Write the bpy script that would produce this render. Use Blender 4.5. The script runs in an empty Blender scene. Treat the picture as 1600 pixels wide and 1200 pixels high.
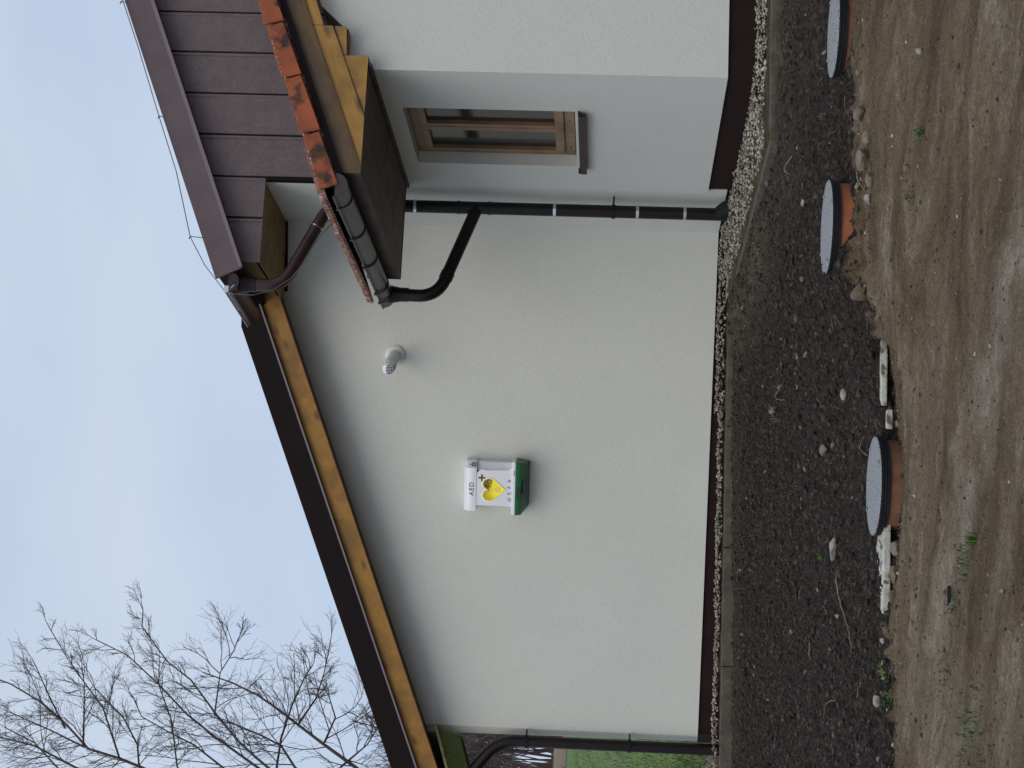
import bpy, bmesh, math, random
import numpy as np
from mathutils import Vector, Matrix

S = bpy.context.scene
C = S.collection
R = math.radians
random.seed(7)
rng = np.random.default_rng(7)

# ------------------------------------------------------------------ camera
cam = bpy.data.cameras.new('camera')
cam.sensor_width = 36.0
cam.lens = 36.0 * 2790 / 1600
cam.clip_start = 0.1
cam.clip_end = 3000
co = bpy.data.objects.new('camera', cam)
C.objects.link(co)
PITCH, YAW, ROLL = R(3.3155), R(13.152), math.atan(0.033)
fw = Vector((math.sin(YAW) * math.cos(PITCH), math.cos(YAW) * math.cos(PITCH), math.sin(PITCH)))
r0 = Vector((math.cos(YAW), -math.sin(YAW), 0))
d0 = fw.cross(r0)
rt = r0 * math.cos(ROLL) - d0 * math.sin(ROLL)
dn = fw.cross(rt)
# the photograph was taken with the phone on its side: up in the world points left in the picture
co.matrix_world = Matrix(((dn.x, rt.x, -fw.x, 0), (dn.y, rt.y, -fw.y, 0), (dn.z, rt.z, -fw.z, 1.6), (0, 0, 0, 1)))
S.camera = co

# ------------------------------------------------------------------ sky, sun, exposure
SUN_EL, SUN_AZ = R(46), R(212)         # azimuth clockwise from +Y: from behind the camera, slightly left
w = bpy.data.worlds.new('World')
S.world = w
w.use_nodes = True
nt = w.node_tree
nt.nodes.clear()
def wn(t, **k):
    n = nt.nodes.new(t)
    for a, b in k.items():
        setattr(n, a, b)
    return n
sky = wn('ShaderNodeTexSky', sky_type='NISHITA', sun_disc=False)
sky.sun_elevation = SUN_EL
sky.sun_rotation = SUN_AZ
bg1 = wn('ShaderNodeBackground'); bg1.inputs['Strength'].default_value = 0.07
nt.links.new(sky.outputs[0], bg1.inputs[0])
tc = wn('ShaderNodeTexCoord')
mp = wn('ShaderNodeMapping'); mp.inputs['Scale'].default_value = (1.5, 1.5, 4.0)
nt.links.new(tc.outputs['Generated'], mp.inputs[0])
no = wn('ShaderNodeTexNoise'); no.inputs['Scale'].default_value = 1.6; no.inputs['Detail'].default_value = 4
nt.links.new(mp.outputs[0], no.inputs[0])
rp = wn('ShaderNodeValToRGB')
rp.color_ramp.elements[0].position = 0.34; rp.color_ramp.elements[0].color = (0.53, 0.645, 0.85, 1)
rp.color_ramp.elements[1].position = 0.68; rp.color_ramp.elements[1].color = (0.70, 0.79, 0.93, 1)
nt.links.new(no.outputs['Fac'], rp.inputs[0])
bg2 = wn('ShaderNodeBackground'); bg2.inputs['Strength'].default_value = 1.0
nt.links.new(rp.outputs[0], bg2.inputs[0])
mx = wn('ShaderNodeMixShader'); mx.inputs[0].default_value = 0.82
nt.links.new(bg1.outputs[0], mx.inputs[1]); nt.links.new(bg2.outputs[0], mx.inputs[2])
wo = wn('ShaderNodeOutputWorld')
nt.links.new(mx.outputs[0], wo.inputs[0])

sun = bpy.data.lights.new('sun', 'SUN')
sun.energy = 1.35
sun.angle = R(50)
sun.color = (1.0, 0.93, 0.80)
so = bpy.data.objects.new('sun', sun)
C.objects.link(so)
sd = Vector((math.sin(SUN_AZ) * math.cos(SUN_EL), math.cos(SUN_AZ) * math.cos(SUN_EL), math.sin(SUN_EL)))
so.rotation_euler = sd.to_track_quat('Z', 'Y').to_euler()
S.view_settings.view_transform = 'Standard'
S.view_settings.look = 'None'
S.view_settings.exposure = 0.0
S.view_settings.gamma = 1.0
S.view_settings.use_curve_mapping = False

# ------------------------------------------------------------------ materials
def mat(name, c1, c2=None, scale=8, rough=0.8, bump=0.0, bscale=80, detail=6, metal=0.0, stretch=(1, 1, 1),
        spec=0.5, lo=0.35, hi=0.65, c3=None, s3=2.0, lo3=0.55, hi3=0.75, rot=(0, 0, 0), emit=0.0, rvar=0.0, bdist=0.01):
    m = bpy.data.materials.new(name)
    m.use_nodes = True
    t = m.node_tree
    n = t.nodes
    b = n['Principled BSDF']
    b.inputs['Roughness'].default_value = rough
    b.inputs['Metallic'].default_value = metal
    b.inputs['Specular IOR Level'].default_value = spec
    b.inputs['Base Color'].default_value = (*c1, 1)
    tcn = n.new('ShaderNodeTexCoord')
    mpn = n.new('ShaderNodeMapping')
    mpn.inputs['Rotation'].default_value = rot
    mpn.inputs['Scale'].default_value = stretch
    t.links.new(tcn.outputs['Object'], mpn.inputs[0])
    out = None
    if c2:
        a = n.new('ShaderNodeTexNoise')
        a.inputs['Scale'].default_value = scale
        a.inputs['Detail'].default_value = detail
        a.inputs['Roughness'].default_value = 0.6
        t.links.new(mpn.outputs[0], a.inputs[0])
        r = n.new('ShaderNodeValToRGB')
        r.color_ramp.elements[0].position = lo; r.color_ramp.elements[0].color = (*c1, 1)
        r.color_ramp.elements[1].position = hi; r.color_ramp.elements[1].color = (*c2, 1)
        t.links.new(a.outputs['Fac'], r.inputs[0])
        out = r.outputs[0]
        if c3:
            a3 = n.new('ShaderNodeTexNoise')
            a3.inputs['Scale'].default_value = s3
            a3.inputs['Detail'].default_value = 5
            t.links.new(mpn.outputs[0], a3.inputs[0])
            r3 = n.new('ShaderNodeValToRGB')
            r3.color_ramp.elements[0].position = lo3; r3.color_ramp.elements[0].color = (0, 0, 0, 1)
            r3.color_ramp.elements[1].position = hi3; r3.color_ramp.elements[1].color = (1, 1, 1, 1)
            t.links.new(a3.outputs['Fac'], r3.inputs[0])
            mxx = n.new('ShaderNodeMixRGB')
            t.links.new(r3.outputs[0], mxx.inputs[0])
            t.links.new(out, mxx.inputs[1])
            mxx.inputs[2].default_value = (*c3, 1)
            out = mxx.outputs[0]
        t.links.new(out, b.inputs['Base Color'])
        if rvar:
            mr = n.new('ShaderNodeMapRange')
            mr.inputs['To Min'].default_value = rough - rvar
            mr.inputs['To Max'].default_value = rough + rvar
            t.links.new(a.outputs['Fac'], mr.inputs[0])
            t.links.new(mr.outputs[0], b.inputs['Roughness'])
    if bump:
        bn = n.new('ShaderNodeTexNoise')
        bn.inputs['Scale'].default_value = bscale
        bn.inputs['Detail'].default_value = 4
        t.links.new(mpn.outputs[0], bn.inputs[0])
        bu = n.new('ShaderNodeBump')
        bu.inputs['Strength'].default_value = bump
        bu.inputs['Distance'].default_value = bdist
        t.links.new(bn.outputs['Fac'], bu.inputs['Height'])
        t.links.new(bu.outputs[0], b.inputs['Normal'])
    if emit:
        b.inputs['Emission Color'].default_value = (*c1, 1)
        b.inputs['Emission Strength'].default_value = emit
    return m

TH = R(22)
M = {}
def plaster(name, c):
    m = mat(name, c, tuple(x * 0.955 for x in c), scale=1.3, rough=0.93, bump=0.55, bscale=110, spec=0.2, lo=0.3, hi=0.7, bdist=0.006,
            c3=tuple(x * 0.90 for x in c), s3=70, lo3=0.52, hi3=0.72)
    return m
M['plaster'] = plaster('plaster', (0.645, 0.645, 0.595))
M['plinth'] = mat('plinth_brown', (0.019, 0.0085, 0.0085), (0.025, 0.012, 0.012), scale=5, rough=0.85, bump=0.3, bscale=120, spec=0.15)
M['fascia'] = mat('dark_brown_sheet', (0.008, 0.0045, 0.005), (0.011, 0.006, 0.007), scale=3, rough=0.6, spec=0.12, bump=0.05, bscale=20)
M['drip'] = mat('drip_edge_sheet', (0.19, 0.155, 0.18), rough=0.45)
M['clad'] = mat('brown_sheet_cladding', (0.125, 0.094, 0.095), (0.155, 0.120, 0.122), scale=9, rough=0.62, bump=0.5, bscale=160, spec=0.4,
                c3=(0.10, 0.075, 0.077), s3=60, lo3=0.5, hi3=0.7, bdist=0.004)
M['cladtop'] = mat('brown_sheet_verge', (0.118, 0.085, 0.092), (0.135, 0.102, 0.108), scale=5, rough=0.6, bump=0.4, bscale=120, spec=0.4, bdist=0.004)
M['black'] = mat('black_rubber', (0.006, 0.007, 0.009), (0.012, 0.013, 0.016), scale=30, rough=0.7, spec=0.25)
M['pipe'] = mat('dark_brown_pipe', (0.009, 0.005, 0.006), (0.013, 0.008, 0.009), scale=6, rough=0.38, spec=0.28)
M['pipe_red'] = mat('red_brown_pipe', (0.032, 0.014, 0.014), (0.042, 0.02, 0.019), scale=6, rough=0.33, spec=0.4)
M['steel'] = mat('galvanised_clamp', (0.62, 0.62, 0.64), rough=0.25, metal=1.0)
M['gutter'] = mat('grey_brown_gutter', (0.020, 0.018, 0.020), (0.034, 0.031, 0.033), scale=7, rough=0.36, spec=0.45)
M['gutter_cap'] = mat('brown_end_cap', (0.05, 0.03, 0.028), rough=0.5)
M['white'] = mat('white_plastic', (0.80, 0.80, 0.83), rough=0.35)
M['ventw'] = mat('white_vent_plastic', (0.62, 0.63, 0.62), rough=0.4)
M['green'] = mat('green_plastic', (0.006, 0.11, 0.032), rough=0.4)
M['dgreen'] = mat('dark_green_plastic', (0.003, 0.02, 0.012), rough=0.4)
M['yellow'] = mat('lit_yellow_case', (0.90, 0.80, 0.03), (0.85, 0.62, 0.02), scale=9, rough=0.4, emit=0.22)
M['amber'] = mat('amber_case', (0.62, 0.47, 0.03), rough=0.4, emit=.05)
M['ink'] = mat('black_print', (0.02, 0.022, 0.03), rough=0.6)
M['inkb'] = mat('brown_print', (0.09, 0.055, 0.02), rough=0.6)
M['inkg'] = mat('grey_print', (0.22, 0.23, 0.25), rough=0.6)
M['inkr'] = mat('red_print', (0.5, 0.12, 0.12), rough=0.6)
M['glass'] = mat('window_glass', (0.028, 0.027, 0.022), rough=0.12, spec=0.35)
M['lid'] = mat('grey_cover', (0.19, 0.195, 0.205), (0.36, 0.365, 0.38), scale=110, rough=0.65, bump=0.6, bscale=120, c3=(0.05, 0.052, 0.058), s3=75, lo3=0.57, hi3=0.64)
M['orange'] = mat('orange_pipe', (0.36, 0.105, 0.035), (0.27, 0.085, 0.035), scale=14, rough=0.5, c3=(0.16, 0.085, 0.05), s3=6)
M['orange2'] = mat('muddy_orange_pipe', (0.22, 0.085, 0.04), (0.13, 0.06, 0.035), scale=14, rough=0.7, c3=(0.09, 0.06, 0.04), s3=6)
M['kerb'] = mat('concrete_kerb', (0.066, 0.058, 0.040), (0.115, 0.105, 0.080), scale=14, rough=0.9, bump=0.5, bscale=90, c3=(0.055, 0.046, 0.034), s3=3)
M['foam'] = mat('white_board', (0.56, 0.55, 0.48), (0.40, 0.38, 0.32), scale=20, rough=0.9, bump=0.5, bscale=70, c3=(0.13, 0.10, 0.07), s3=14, lo3=0.53, hi3=0.6)
M['leafg'] = mat('grass_green', (0.09, 0.17, 0.022), (0.045, 0.09, 0.018), scale=20, rough=0.6)
M['moss'] = mat('weed_green', (0.05, 0.11, 0.02), (0.03, 0.06, 0.02), scale=20, rough=0.7)
M['straw'] = mat('dry_straw', (0.26, 0.20, 0.12), (0.12, 0.085, 0.055), scale=25, rough=0.8)
M['bark'] = mat('dark_bark', (0.035, 0.026, 0.026), (0.075, 0.058, 0.05), scale=6, rough=0.9, bump=0.4, bscale=40)
M['twig'] = mat('twig_bark', (0.06, 0.042, 0.045), (0.085, 0.062, 0.062), scale=3, rough=0.9)
M['copper'] = mat('conductor_wire', (0.18, 0.17, 0.16), rough=0.5, metal=0.6)
M['rock'] = mat('pale_stone', (0.20, 0.17, 0.13), (0.12, 0.10, 0.075), scale=14, rough=0.9, bump=0.6, bscale=60, c3=(0.10, 0.08, 0.06), s3=9)
M['rockw'] = mat('whitish_stone', (0.36, 0.33, 0.29), (0.20, 0.18, 0.15), scale=14, rough=0.9, bump=0.5, bscale=60, c3=(0.14, 0.12, 0.1), s3=12)
M['rockb'] = mat('brown_stone', (0.17, 0.125, 0.075), (0.10, 0.075, 0.05), scale=16, rough=0.9, bump=0.5, bscale=60)
M['screw'] = mat('screw_head', (0.06, 0.04, 0.03), rough=0.5)
M['clod'] = mat('soil_clod', (0.019, 0.0155, 0.0165), (0.040, 0.033, 0.033), scale=60, rough=0.95, bump=0.6, bscale=150)
M['inside'] = mat('dark_room', (0.02, 0.019, 0.017), rough=0.9)

def wood(name, c1, c2, dark, ang=0.0, along='x', rough=0.55):
    """grain runs along the given axis after turning by ang about Y (slope) or Z"""
    st = {'x': (1.2, 14, 14), 'y': (14, 1.2, 14), 'z': (14, 14, 1.2)}[along]
    m = mat(name, c1, c2, scale=2.6, rough=rough, stretch=st, lo=0.3, hi=0.7, detail=7, bump=0.15, bscale=5, c3=None)
    t = m.node_tree; n = t.nodes
    b = n['Principled BSDF']
    src = b.inputs['Base Color'].links[0].from_socket
    mpn = [q for q in n if q.type == 'MAPPING'][0]
    mpn.vector_type = 'POINT'
    pre = n.new('ShaderNodeMapping')
    pre.inputs['Rotation'].default_value = (0, ang, 0) if along == 'x' else (0, 0, ang)
    tcn = [q for q in n if q.type == 'TEX_COORD'][0]
    t.links.new(tcn.outputs['Object'], pre.inputs[0])
    t.links.new(pre.outputs[0], mpn.inputs[0])
    # knots
    km = n.new('ShaderNodeMapping')
    km.inputs['Scale'].default_value = {'x': (3.0, 8, 8), 'y': (8, 3.0, 8), 'z': (8, 8, 3)}[along]
    t.links.new(pre.outputs[0], km.inputs[0])
    v = n.new('ShaderNodeTexVoronoi')
    v.inputs['Scale'].default_value = 1.0
    t.links.new(km.outputs[0], v.inputs[0])
    r = n.new('ShaderNodeValToRGB')
    r.color_ramp.elements[0].position = 0.08; r.color_ramp.elements[0].color = (1, 1, 1, 1)
    r.color_ramp.elements[1].position = 0.26; r.color_ramp.elements[1].color = (0, 0, 0, 1)
    t.links.new(v.outputs['Distance'], r.inputs[0])
    mm = n.new('ShaderNodeMixRGB')
    t.links.new(r.outputs[0], mm.inputs[0]); t.links.new(src, mm.inputs[1])
    mm.inputs[2].default_value = (*dark, 1)
    # grey weathering
    wz = n.new('ShaderNodeTexNoise'); wz.inputs['Scale'].default_value = 5.5; wz.inputs['Detail'].default_value = 6
    t.links.new(pre.outputs[0], wz.inputs[0])
    r2 = n.new('ShaderNodeValToRGB')
    r2.color_ramp.elements[0].position = 0.44; r2.color_ramp.elements[0].color = (0, 0, 0, 1)
    r2.color_ramp.elements[1].position = 0.66; r2.color_ramp.elements[1].color = (0.7, 0.7, 0.7, 1)
    t.links.new(wz.outputs['Fac'], r2.inputs[0])
    m3 = n.new('ShaderNodeMixRGB')
    t.links.new(r2.outputs[0], m3.inputs[0]); t.links.new(mm.outputs[0], m3.inputs[1])
    m3.inputs[2].default_value = (c2[0] * 0.6, c2[1] * 0.6, c2[2] * 0.8, 1)
    t.links.new(m3.outputs[0], b.inputs['Base Color'])
    return m
SLA = math.atan(0.385)
M['pine'] = wood('glazed_pine_slope', (0.44, 0.235, 0.048), (0.32, 0.165, 0.034), (0.10, 0.045, 0.012), SLA)
M['pine_b'] = wood('glazed_pine_verge', (0.36, 0.172, 0.018), (0.27, 0.125, 0.013), (0.13, 0.05, 0.008), math.atan(0.344))
M['pine_d'] = wood('weathered_pine_slope', (0.155, 0.09, 0.034), (0.10, 0.06, 0.026), (0.07, 0.04, 0.02), SLA)
M['soffit'] = wood('brown_soffit_board', (0.13, 0.085, 0.065), (0.085, 0.055, 0.045), (0.05, 0.03, 0.02), 0.0, 'y', 0.7)
M['soffit_y'] = wood('yellow_soffit_board', (0.25, 0.145, 0.030), (0.17, 0.10, 0.025), (0.10, 0.06, 0.02), 0.0, 'y', 0.7)
M['soffit_g'] = wood('greenish_soffit_board', (0.26, 0.25, 0.09), (0.19, 0.19, 0.07), (0.08, 0.08, 0.03), 0.0, 'y', 0.8)
M['frame'] = wood('window_frame_pine', (0.30, 0.175, 0.09), (0.23, 0.13, 0.062), (0.2, 0.1, 0.05), 0.0, 'z', 0.45)
M['sill'] = mat('brown_sill_sheet', (0.032, 0.021, 0.022), rough=0.5, spec=.25)
M['tile'] = mat('clay_tile', (0.40, 0.105, 0.038), (0.26, 0.072, 0.032), scale=6, rough=0.85, bump=0.5, bscale=70,
                c3=(0.05, 0.027, 0.022), s3=9, lo3=0.52, hi3=0.66, bdist=0.006)
M['tile_e'] = mat('mossy_tile_edge', (0.30, 0.15, 0.11), (0.12, 0.055, 0.04), scale=22, rough=0.95, bump=0.6, bscale=70, c3=(0.42, 0.38, 0.34), s3=35, lo3=0.55, hi3=0.65)
M['lichen'] = mat('pale_lichen', (0.42, 0.40, 0.36), (0.22, 0.17, 0.14), scale=40, rough=0.95, bump=0.7, bscale=90)

# ------------------------------------------------------------------ mesh helpers
def tag(o, label=None, cat=None, group=None, kind=None):
    if label: o['label'] = label
    if cat: o['category'] = cat
    if group: o['group'] = group
    if kind: o['kind'] = kind
    return o
def empty(name, loc, label, cat, group=None):
    o = bpy.data.objects.new(name, None)
    o.location = loc
    C.objects.link(o)
    return tag(o, label, cat, group)
def root_loc(o):
    v = Vector((0, 0, 0))
    while o:
        v += o.location
        o = o.parent
    return v
class MB:
    def __init__(s):
        s.v = []; s.f = []
    def add(s, vs, fs):
        k = len(s.v)
        s.v += [tuple(p) for p in vs]
        s.f += [tuple(i + k for i in f) for f in fs]
        return s
    def hexa(s, p):     # 8 points: bottom 4 ccw, top 4 ccw
        return s.add(p, [(0, 3, 2, 1), (4, 5, 6, 7), (0, 1, 5, 4), (1, 2, 6, 5), (2, 3, 7, 6), (3, 0, 4, 7)])
    def box(s, a, b, fr=None):
        x0, y0, z0 = a; x1, y1, z1 = b
        p = [(x0, y0, z0), (x1, y0, z0), (x1, y1, z0), (x0, y1, z0), (x0, y0, z1), (x1, y0, z1), (x1, y1, z1), (x0, y1, z1)]
        if fr: p = [fr(*q) for q in p]
        return s.hexa(p)
    def prism(s, poly, fn, d0, d1):   # poly of (a,b); fn(a,b,d) -> world
        n = len(poly)
        vs = [fn(a, b, d0) for a, b in poly] + [fn(a, b, d1) for a, b in poly]
        fs = [tuple(range(n)), tuple(range(2 * n - 1, n - 1, -1))]
        for i in range(n):
            j = (i + 1) % n
            fs.append((i, i + n, j + n, j))
        return s.add(vs, fs)
    def tube(s, pts, r, n=12, cap=True, half=None):
        pts = [Vector(p) for p in pts]
        rs = r if isinstance(r, (list, tuple)) else [r] * len(pts)
        vs = []; up = None
        for i, p in enumerate(pts):
            d = (pts[min(i + 1, len(pts) - 1)] - pts[max(i - 1, 0)])
            if d.length < 1e-9: d = Vector((0, 0, 1))
            d.normalize()
            if up is None:
                up = Vector((0, 0, 1)) if abs(d.z) < 0.9 else Vector((0, 1, 0))
            a = d.cross(up)
            if a.length < 1e-4: a = d.cross(Vector((1, 0, 0)))
            a.normalize(); b = a.cross(d); up = b
            for k in range(n):
                t = 2 * math.pi * k / n
                vs.append(p + (a * math.cos(t) + b * math.sin(t)) * rs[i])
        fs = []
        for i in range(len(pts) - 1):
            for k in range(n):
                j = (k + 1) % n
                fs.append((i * n + k, i * n + j, (i + 1) * n + j, (i + 1) * n + k))
        if cap:
            fs.append(tuple(range(n - 1, -1, -1)))
            fs.append(tuple((len(pts) - 1) * n + k for k in range(n)))
        return s.add(vs, fs)
    def lathe(s, prof, c, n=32, axis=None):
        c = Vector(c)
        q = Vector(axis).to_track_quat('Z', 'Y').to_matrix() if axis is not None else Matrix.Identity(3)
        vs = []
        for r, z in prof:
            for k in range(n):
                t = 2 * math.pi * k / n
                vs.append(c + q @ Vector((r * math.cos(t), r * math.sin(t), z)))
        fs = []
        for i in range(len(prof) - 1):
            for k in range(n):
                j = (k + 1) % n
                fs.append((i * n + k, i * n + j, (i + 1) * n + j, (i + 1) * n + k))
        if prof[0][0] > 1e-6: fs.append(tuple(range(n - 1, -1, -1)))
        if prof[-1][0] > 1e-6: fs.append(tuple((len(prof) - 1) * n + k for k in range(n)))
        return s.add(vs, fs)
    def build(s, name, m, parent=None, smooth=False, bevel=0.0, label=None, kind=None, loc=None):
        o_loc = root_loc(parent) if parent else Vector(loc or (0, 0, 0))
        me = bpy.data.meshes.new(name)
        if parent or loc:
            off = o_loc
            vs = [(p[0] - off.x, p[1] - off.y, p[2] - off.z) for p in s.v]
        else:
            vs = s.v
        me.from_pydata(vs, [], s.f)
        me.materials.append(m)
        me.update()
        if bevel or True:
            bm = bmesh.new(); bm.from_mesh(me)
            bmesh.ops.recalc_face_normals(bm, faces=bm.faces)
            if bevel:
                es = [e for e in bm.edges if len(e.link_faces) == 2 and e.calc_face_angle(0) > 0.6]
                if es:
                    bmesh.ops.bevel(bm, geom=es, offset=bevel, segments=2, affect='EDGES', profile=0.6)
            bm.to_mesh(me); bm.free()
        if smooth:
            me.polygons.foreach_set('use_smooth', [True] * len(me.polygons))
            try: me.set_sharp_from_angle(angle=R(40))
            except Exception: pass
        o = bpy.data.objects.new(name, me)
        if parent: o.parent = parent
        elif loc: o.location = loc
        C.objects.link(o)
        if label: o['label'] = label
        if kind: o['kind'] = kind
        return o
def arc(p0, p1, p2, r, n=7):
    """round the corner p0-p1-p2"""
    p0, p1, p2 = Vector(p0), Vector(p1), Vector(p2)
    a = (p0 - p1).normalized(); b = (p2 - p1).normalized()
    out = []
    for i in range(n + 1):
        t = i / n
        out.append((1 - t) ** 2 * (p1 + a * r) + 2 * t * (1 - t) * p1 + t * t * (p1 + b * r))
    return out

# ------------------------------------------------------------------ wall frames
X0, YD, YW, YA = 4.563, 10.72, 12.94, 13.0
CN = Vector((X0, 14.0, 0))
LV = Vector((-math.cos(TH), math.sin(TH), 0))
NV = Vector((-math.sin(TH), -math.cos(TH), 0))
def B(s, off, z):
    p = CN + LV * s + NV * off
    return (p.x, p.y, z)
def Bf(s, z, off): return B(s, off, z)
def XZ(x, z, y): return (x, y, z)      # facing -Y planes
def YZ(y, z, x): return (x, y, z)      # facing -X planes
def zr(x): return 4.659 + 0.405 * (x - 3.762)     # upper roof line, upper edge of the verge

# ================================================================== SETTING: ground
def vnoise(x, y, seed):
    xi = np.floor(x).astype(np.int64); yi = np.floor(y).astype(np.int64)
    fx = x - xi; fy = y - yi
    fx = fx * fx * (3 - 2 * fx); fy = fy * fy * (3 - 2 * fy)
    def h(a, b):
        n = (a * 374761393 + b * 668265263 + seed * 2147483647) & 0xFFFFFFFF
        n = ((n ^ (n >> 13)) * 1274126177) & 0xFFFFFFFF
        return ((n ^ (n >> 16)) & 0xFFFF) / 65535.0
    return (h(xi, yi) * (1 - fx) * (1 - fy) + h(xi + 1, yi) * fx * (1 - fy) + h(xi, yi + 1) * (1 - fx) * fy + h(xi + 1, yi + 1) * fx * fy)
def fbm(x, y, s, seed, o=4):
    v = 0; a = 1; t = 0
    for i in range(o):
        v = v + a * (vnoise(x / s, y / s, seed + i) - 0.5); t += a; a *= 0.55; s = s / 2.03
    return v / t * 2
ct, st_ = math.cos(TH), math.sin(TH)
KB = 0.45; KX = 3.95; KY = 10.2
def offs(x, y): return -((x - X0) * st_ + (y - 14) * ct)
def sB(x, y): return -(x - X0) * ct + (y - 14) * st_
sc = ((KX - X0) * 0 + 0.479)
K1 = np.array([KX, 14 - 0.45 * ct + 0.479 * st_])
KP = [np.array([X0 + (-st_) * KB - ct * 14, 14 - ct * KB + st_ * 14]), K1, np.array([KX, KY]), np.array([14.0, KY])]
def kdist(x, y):
    d = np.full(np.shape(x), 1e9)
    for a, b in zip(KP[:-1], KP[1:]):
        ab = b - a; L2 = (ab ** 2).sum()
        t = np.clip(((x - a[0]) * ab[0] + (y - a[1]) * ab[1]) / L2, 0, 1)
        d = np.minimum(d, np.hypot(x - a[0] - t * ab[0], y - a[1] - t * ab[1]))
    return d
def inside(x, y):
    return np.where(x < KX, offs(x, y) < KB, y > KY)
def zter(x, y):
    s = np.clip(sB(x, y), 0.6, 5.0)
    return 0.735 - 0.0225 * (s - 0.6)
def ybound(x, y=None):
    return 8.82 + 0.14 * fbm(x, x * 0 + 3.3, 0.8, 51, 3) + 0.035 * fbm(x, x * 0 + 9.3, 0.2, 52, 2)
def zb(x):
    t = np.clip((x - 1.7) / 1.3, 0, 1); t = t * t * (3 - 2 * t)
    return 0.212 + 0.15 * t + 0.05 * np.clip((x - 3.0) / 1.0, 0, 1.0)
def sstep(a, b, x):
    t = np.clip((x - a) / (b - a), 0, 1); return t * t * (3 - 2 * t)
def zgnd(x, y, detail=True):
    x = np.asarray(x, float); y = np.asarray(y, float)
    ins = inside(x, y)
    d = kdist(x, y)
    yb = ybound(x)
    soil = (~ins) & (y > yb)
    s = np.clip((y - yb) / np.maximum(y - yb + d, 1e-4), 0, 1)
    zk = zter(x, y) - 0.055 - 0.05 * np.clip(sB(x, y) / 4.4, 0, 1)
    # dirt mound against the kerb, left of the corner
    mound = 0.06 * np.exp(-((x - 3.60) / 0.55) ** 2) * np.exp(-((y - 13.35) / 0.5) ** 2) + 0.035 * np.exp(-((x - 3.7) / 0.3) ** 2) * sstep(10.6, 11.6, y) * (1 - sstep(13.2, 13.8, y))
    zs = zb(x) + (zk - zb(x)) * (0.15 * s + 0.85 * s ** 0.9) + mound
    zs = zs + 0.09 * np.exp(-((x - 2.72) / 0.16) ** 2 - ((y - 8.98) / 0.22) ** 2) + 0.04 * np.exp(-((x - 2.95) / 0.35) ** 2 - ((y - 9.2) / 0.35) ** 2)
    zs = zs + 0.035 * np.exp(-((x - 4.1) / 0.5) ** 2 - ((y - 9.5) / 0.3) ** 2)
    zm = zb(x) * sstep(6.3, 8.95, y) ** 0.9
    tb = sstep(-0.04, 0.05, y - yb)
    z = np.where(ins, zter(x, y) - 0.03, zs * tb + zm * (1 - tb))
    if detail:
        u_ = (x * -ct + y * st_); v_ = (x * st_ + y * ct)
        clod = np.abs(fbm(x, y, 0.11, 5, 4)) * 0.050 + fbm(x, y, 0.045, 9, 3) * 0.026 + fbm(x, y, 0.5, 3, 2) * 0.03
        mud = fbm(u_ + 0.35 * fbm(x, y, 0.6, 27, 2), v_ * 4.0 + 0.5 * fbm(x, y, 0.5, 28, 2), 0.9, 21, 4) * 0.024 + fbm(x, y, 0.06, 33, 3) * 0.011 + np.abs(fbm(x, y, 0.16, 35, 3)) * 0.018
        near = np.exp(-np.abs(y - yb) / 0.10)
        edge = near * (0.05 * np.abs(fbm(x, y, 0.10, 61, 3)) + 0.02 * fbm(x, y, 0.04, 62, 2))
        z = z + np.where(ins, fbm(x, y, 0.08, 77, 3) * 0.012, np.where(y > yb, clod * (0.45 + 0.55 * sstep(0.03, 0.3, d)) - 0.006, mud) + edge)
    # the soil is dug away round the inspection chambers
    for cx_, cy_, top_, frt_ in ((1.635, 9.0, .225, .170), (3.035, 9.10, .455, .402), (4.115, 9.0, .43, .415)):
        d_ = np.hypot(x - cx_, y - cy_)
        cap_ = np.where(y < cy_ - .05, frt_, top_) + np.where(y < cy_ - .1, 0.13, 0.35) * np.clip(d_ - .29, 0, 9) + np.where(x < cx_ - .02, .075 if cx_ == 3.035 else 0, 0) * sstep(0, .2, cx_ - x)
        z = np.where(d_ < .75, np.minimum(z, cap_ + 0.01 * fbm(x, y, 0.05, 13, 2)), z)
    return z
def zat(x, y): return float(zgnd(np.array([x]), np.array([y]))[0])

def axis(segs):
    out = []
    for a, b, st in segs:
        n = max(1, int(round((b - a) / st)))
        out += list(np.linspace(a, b, n, endpoint=False))
    out.append(segs[-1][1])
    return np.array(out)
gx = axis([(-80, -8, 8), (-8, -1, 0.8), (-1, -0.2, 0.08), (-0.2, 5.3, 0.0115), (5.3, 7, 0.1), (7, 12, 1.0), (12, 90, 8)])
gy = axis([(-30, 2, 4), (2, 6.2, 0.25), (6.2, 9.2, 0.016), (9.2, 14.2, 0.024), (14.2, 16, 0.05), (16, 22, 0.5), (22, 60, 6), (60, 260, 25)])
GX, GY = np.meshgrid(gx, gy)
fx_, fy_ = GX.ravel(), GY.ravel()
GZ = zgnd(fx_, fy_)
yb_ = ybound(fx_)
ins_ = inside(fx_, fy_)
wob = 0.10 * fbm(fx_, fy_, 0.14, 81, 4)
soilm = np.where(ins_, 0, sstep(-0.015, 0.03, fy_ - yb_ + 1.5 * wob + 0.06 * fbm(fx_, fy_, 0.035, 83, 2)))
kd_ = kdist(fx_, fy_)
dirtm = np.where(ins_, 0.6, np.exp(-(kd_ + 2 * wob) / 0.12)) * 0.8
dirtm = np.maximum(dirtm, 0.9 * np.where(ins_, 0, 1) * np.exp(-((fx_ - 3.65 + wob) / 0.33) ** 2) * sstep(10.4, 11.4, fy_ + 3 * wob))
dirtm = np.maximum(dirtm, 0.35 * (1 - sstep(0.15, 0.9, kd_ + 3 * wob)) * (1 - ins_))
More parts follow.
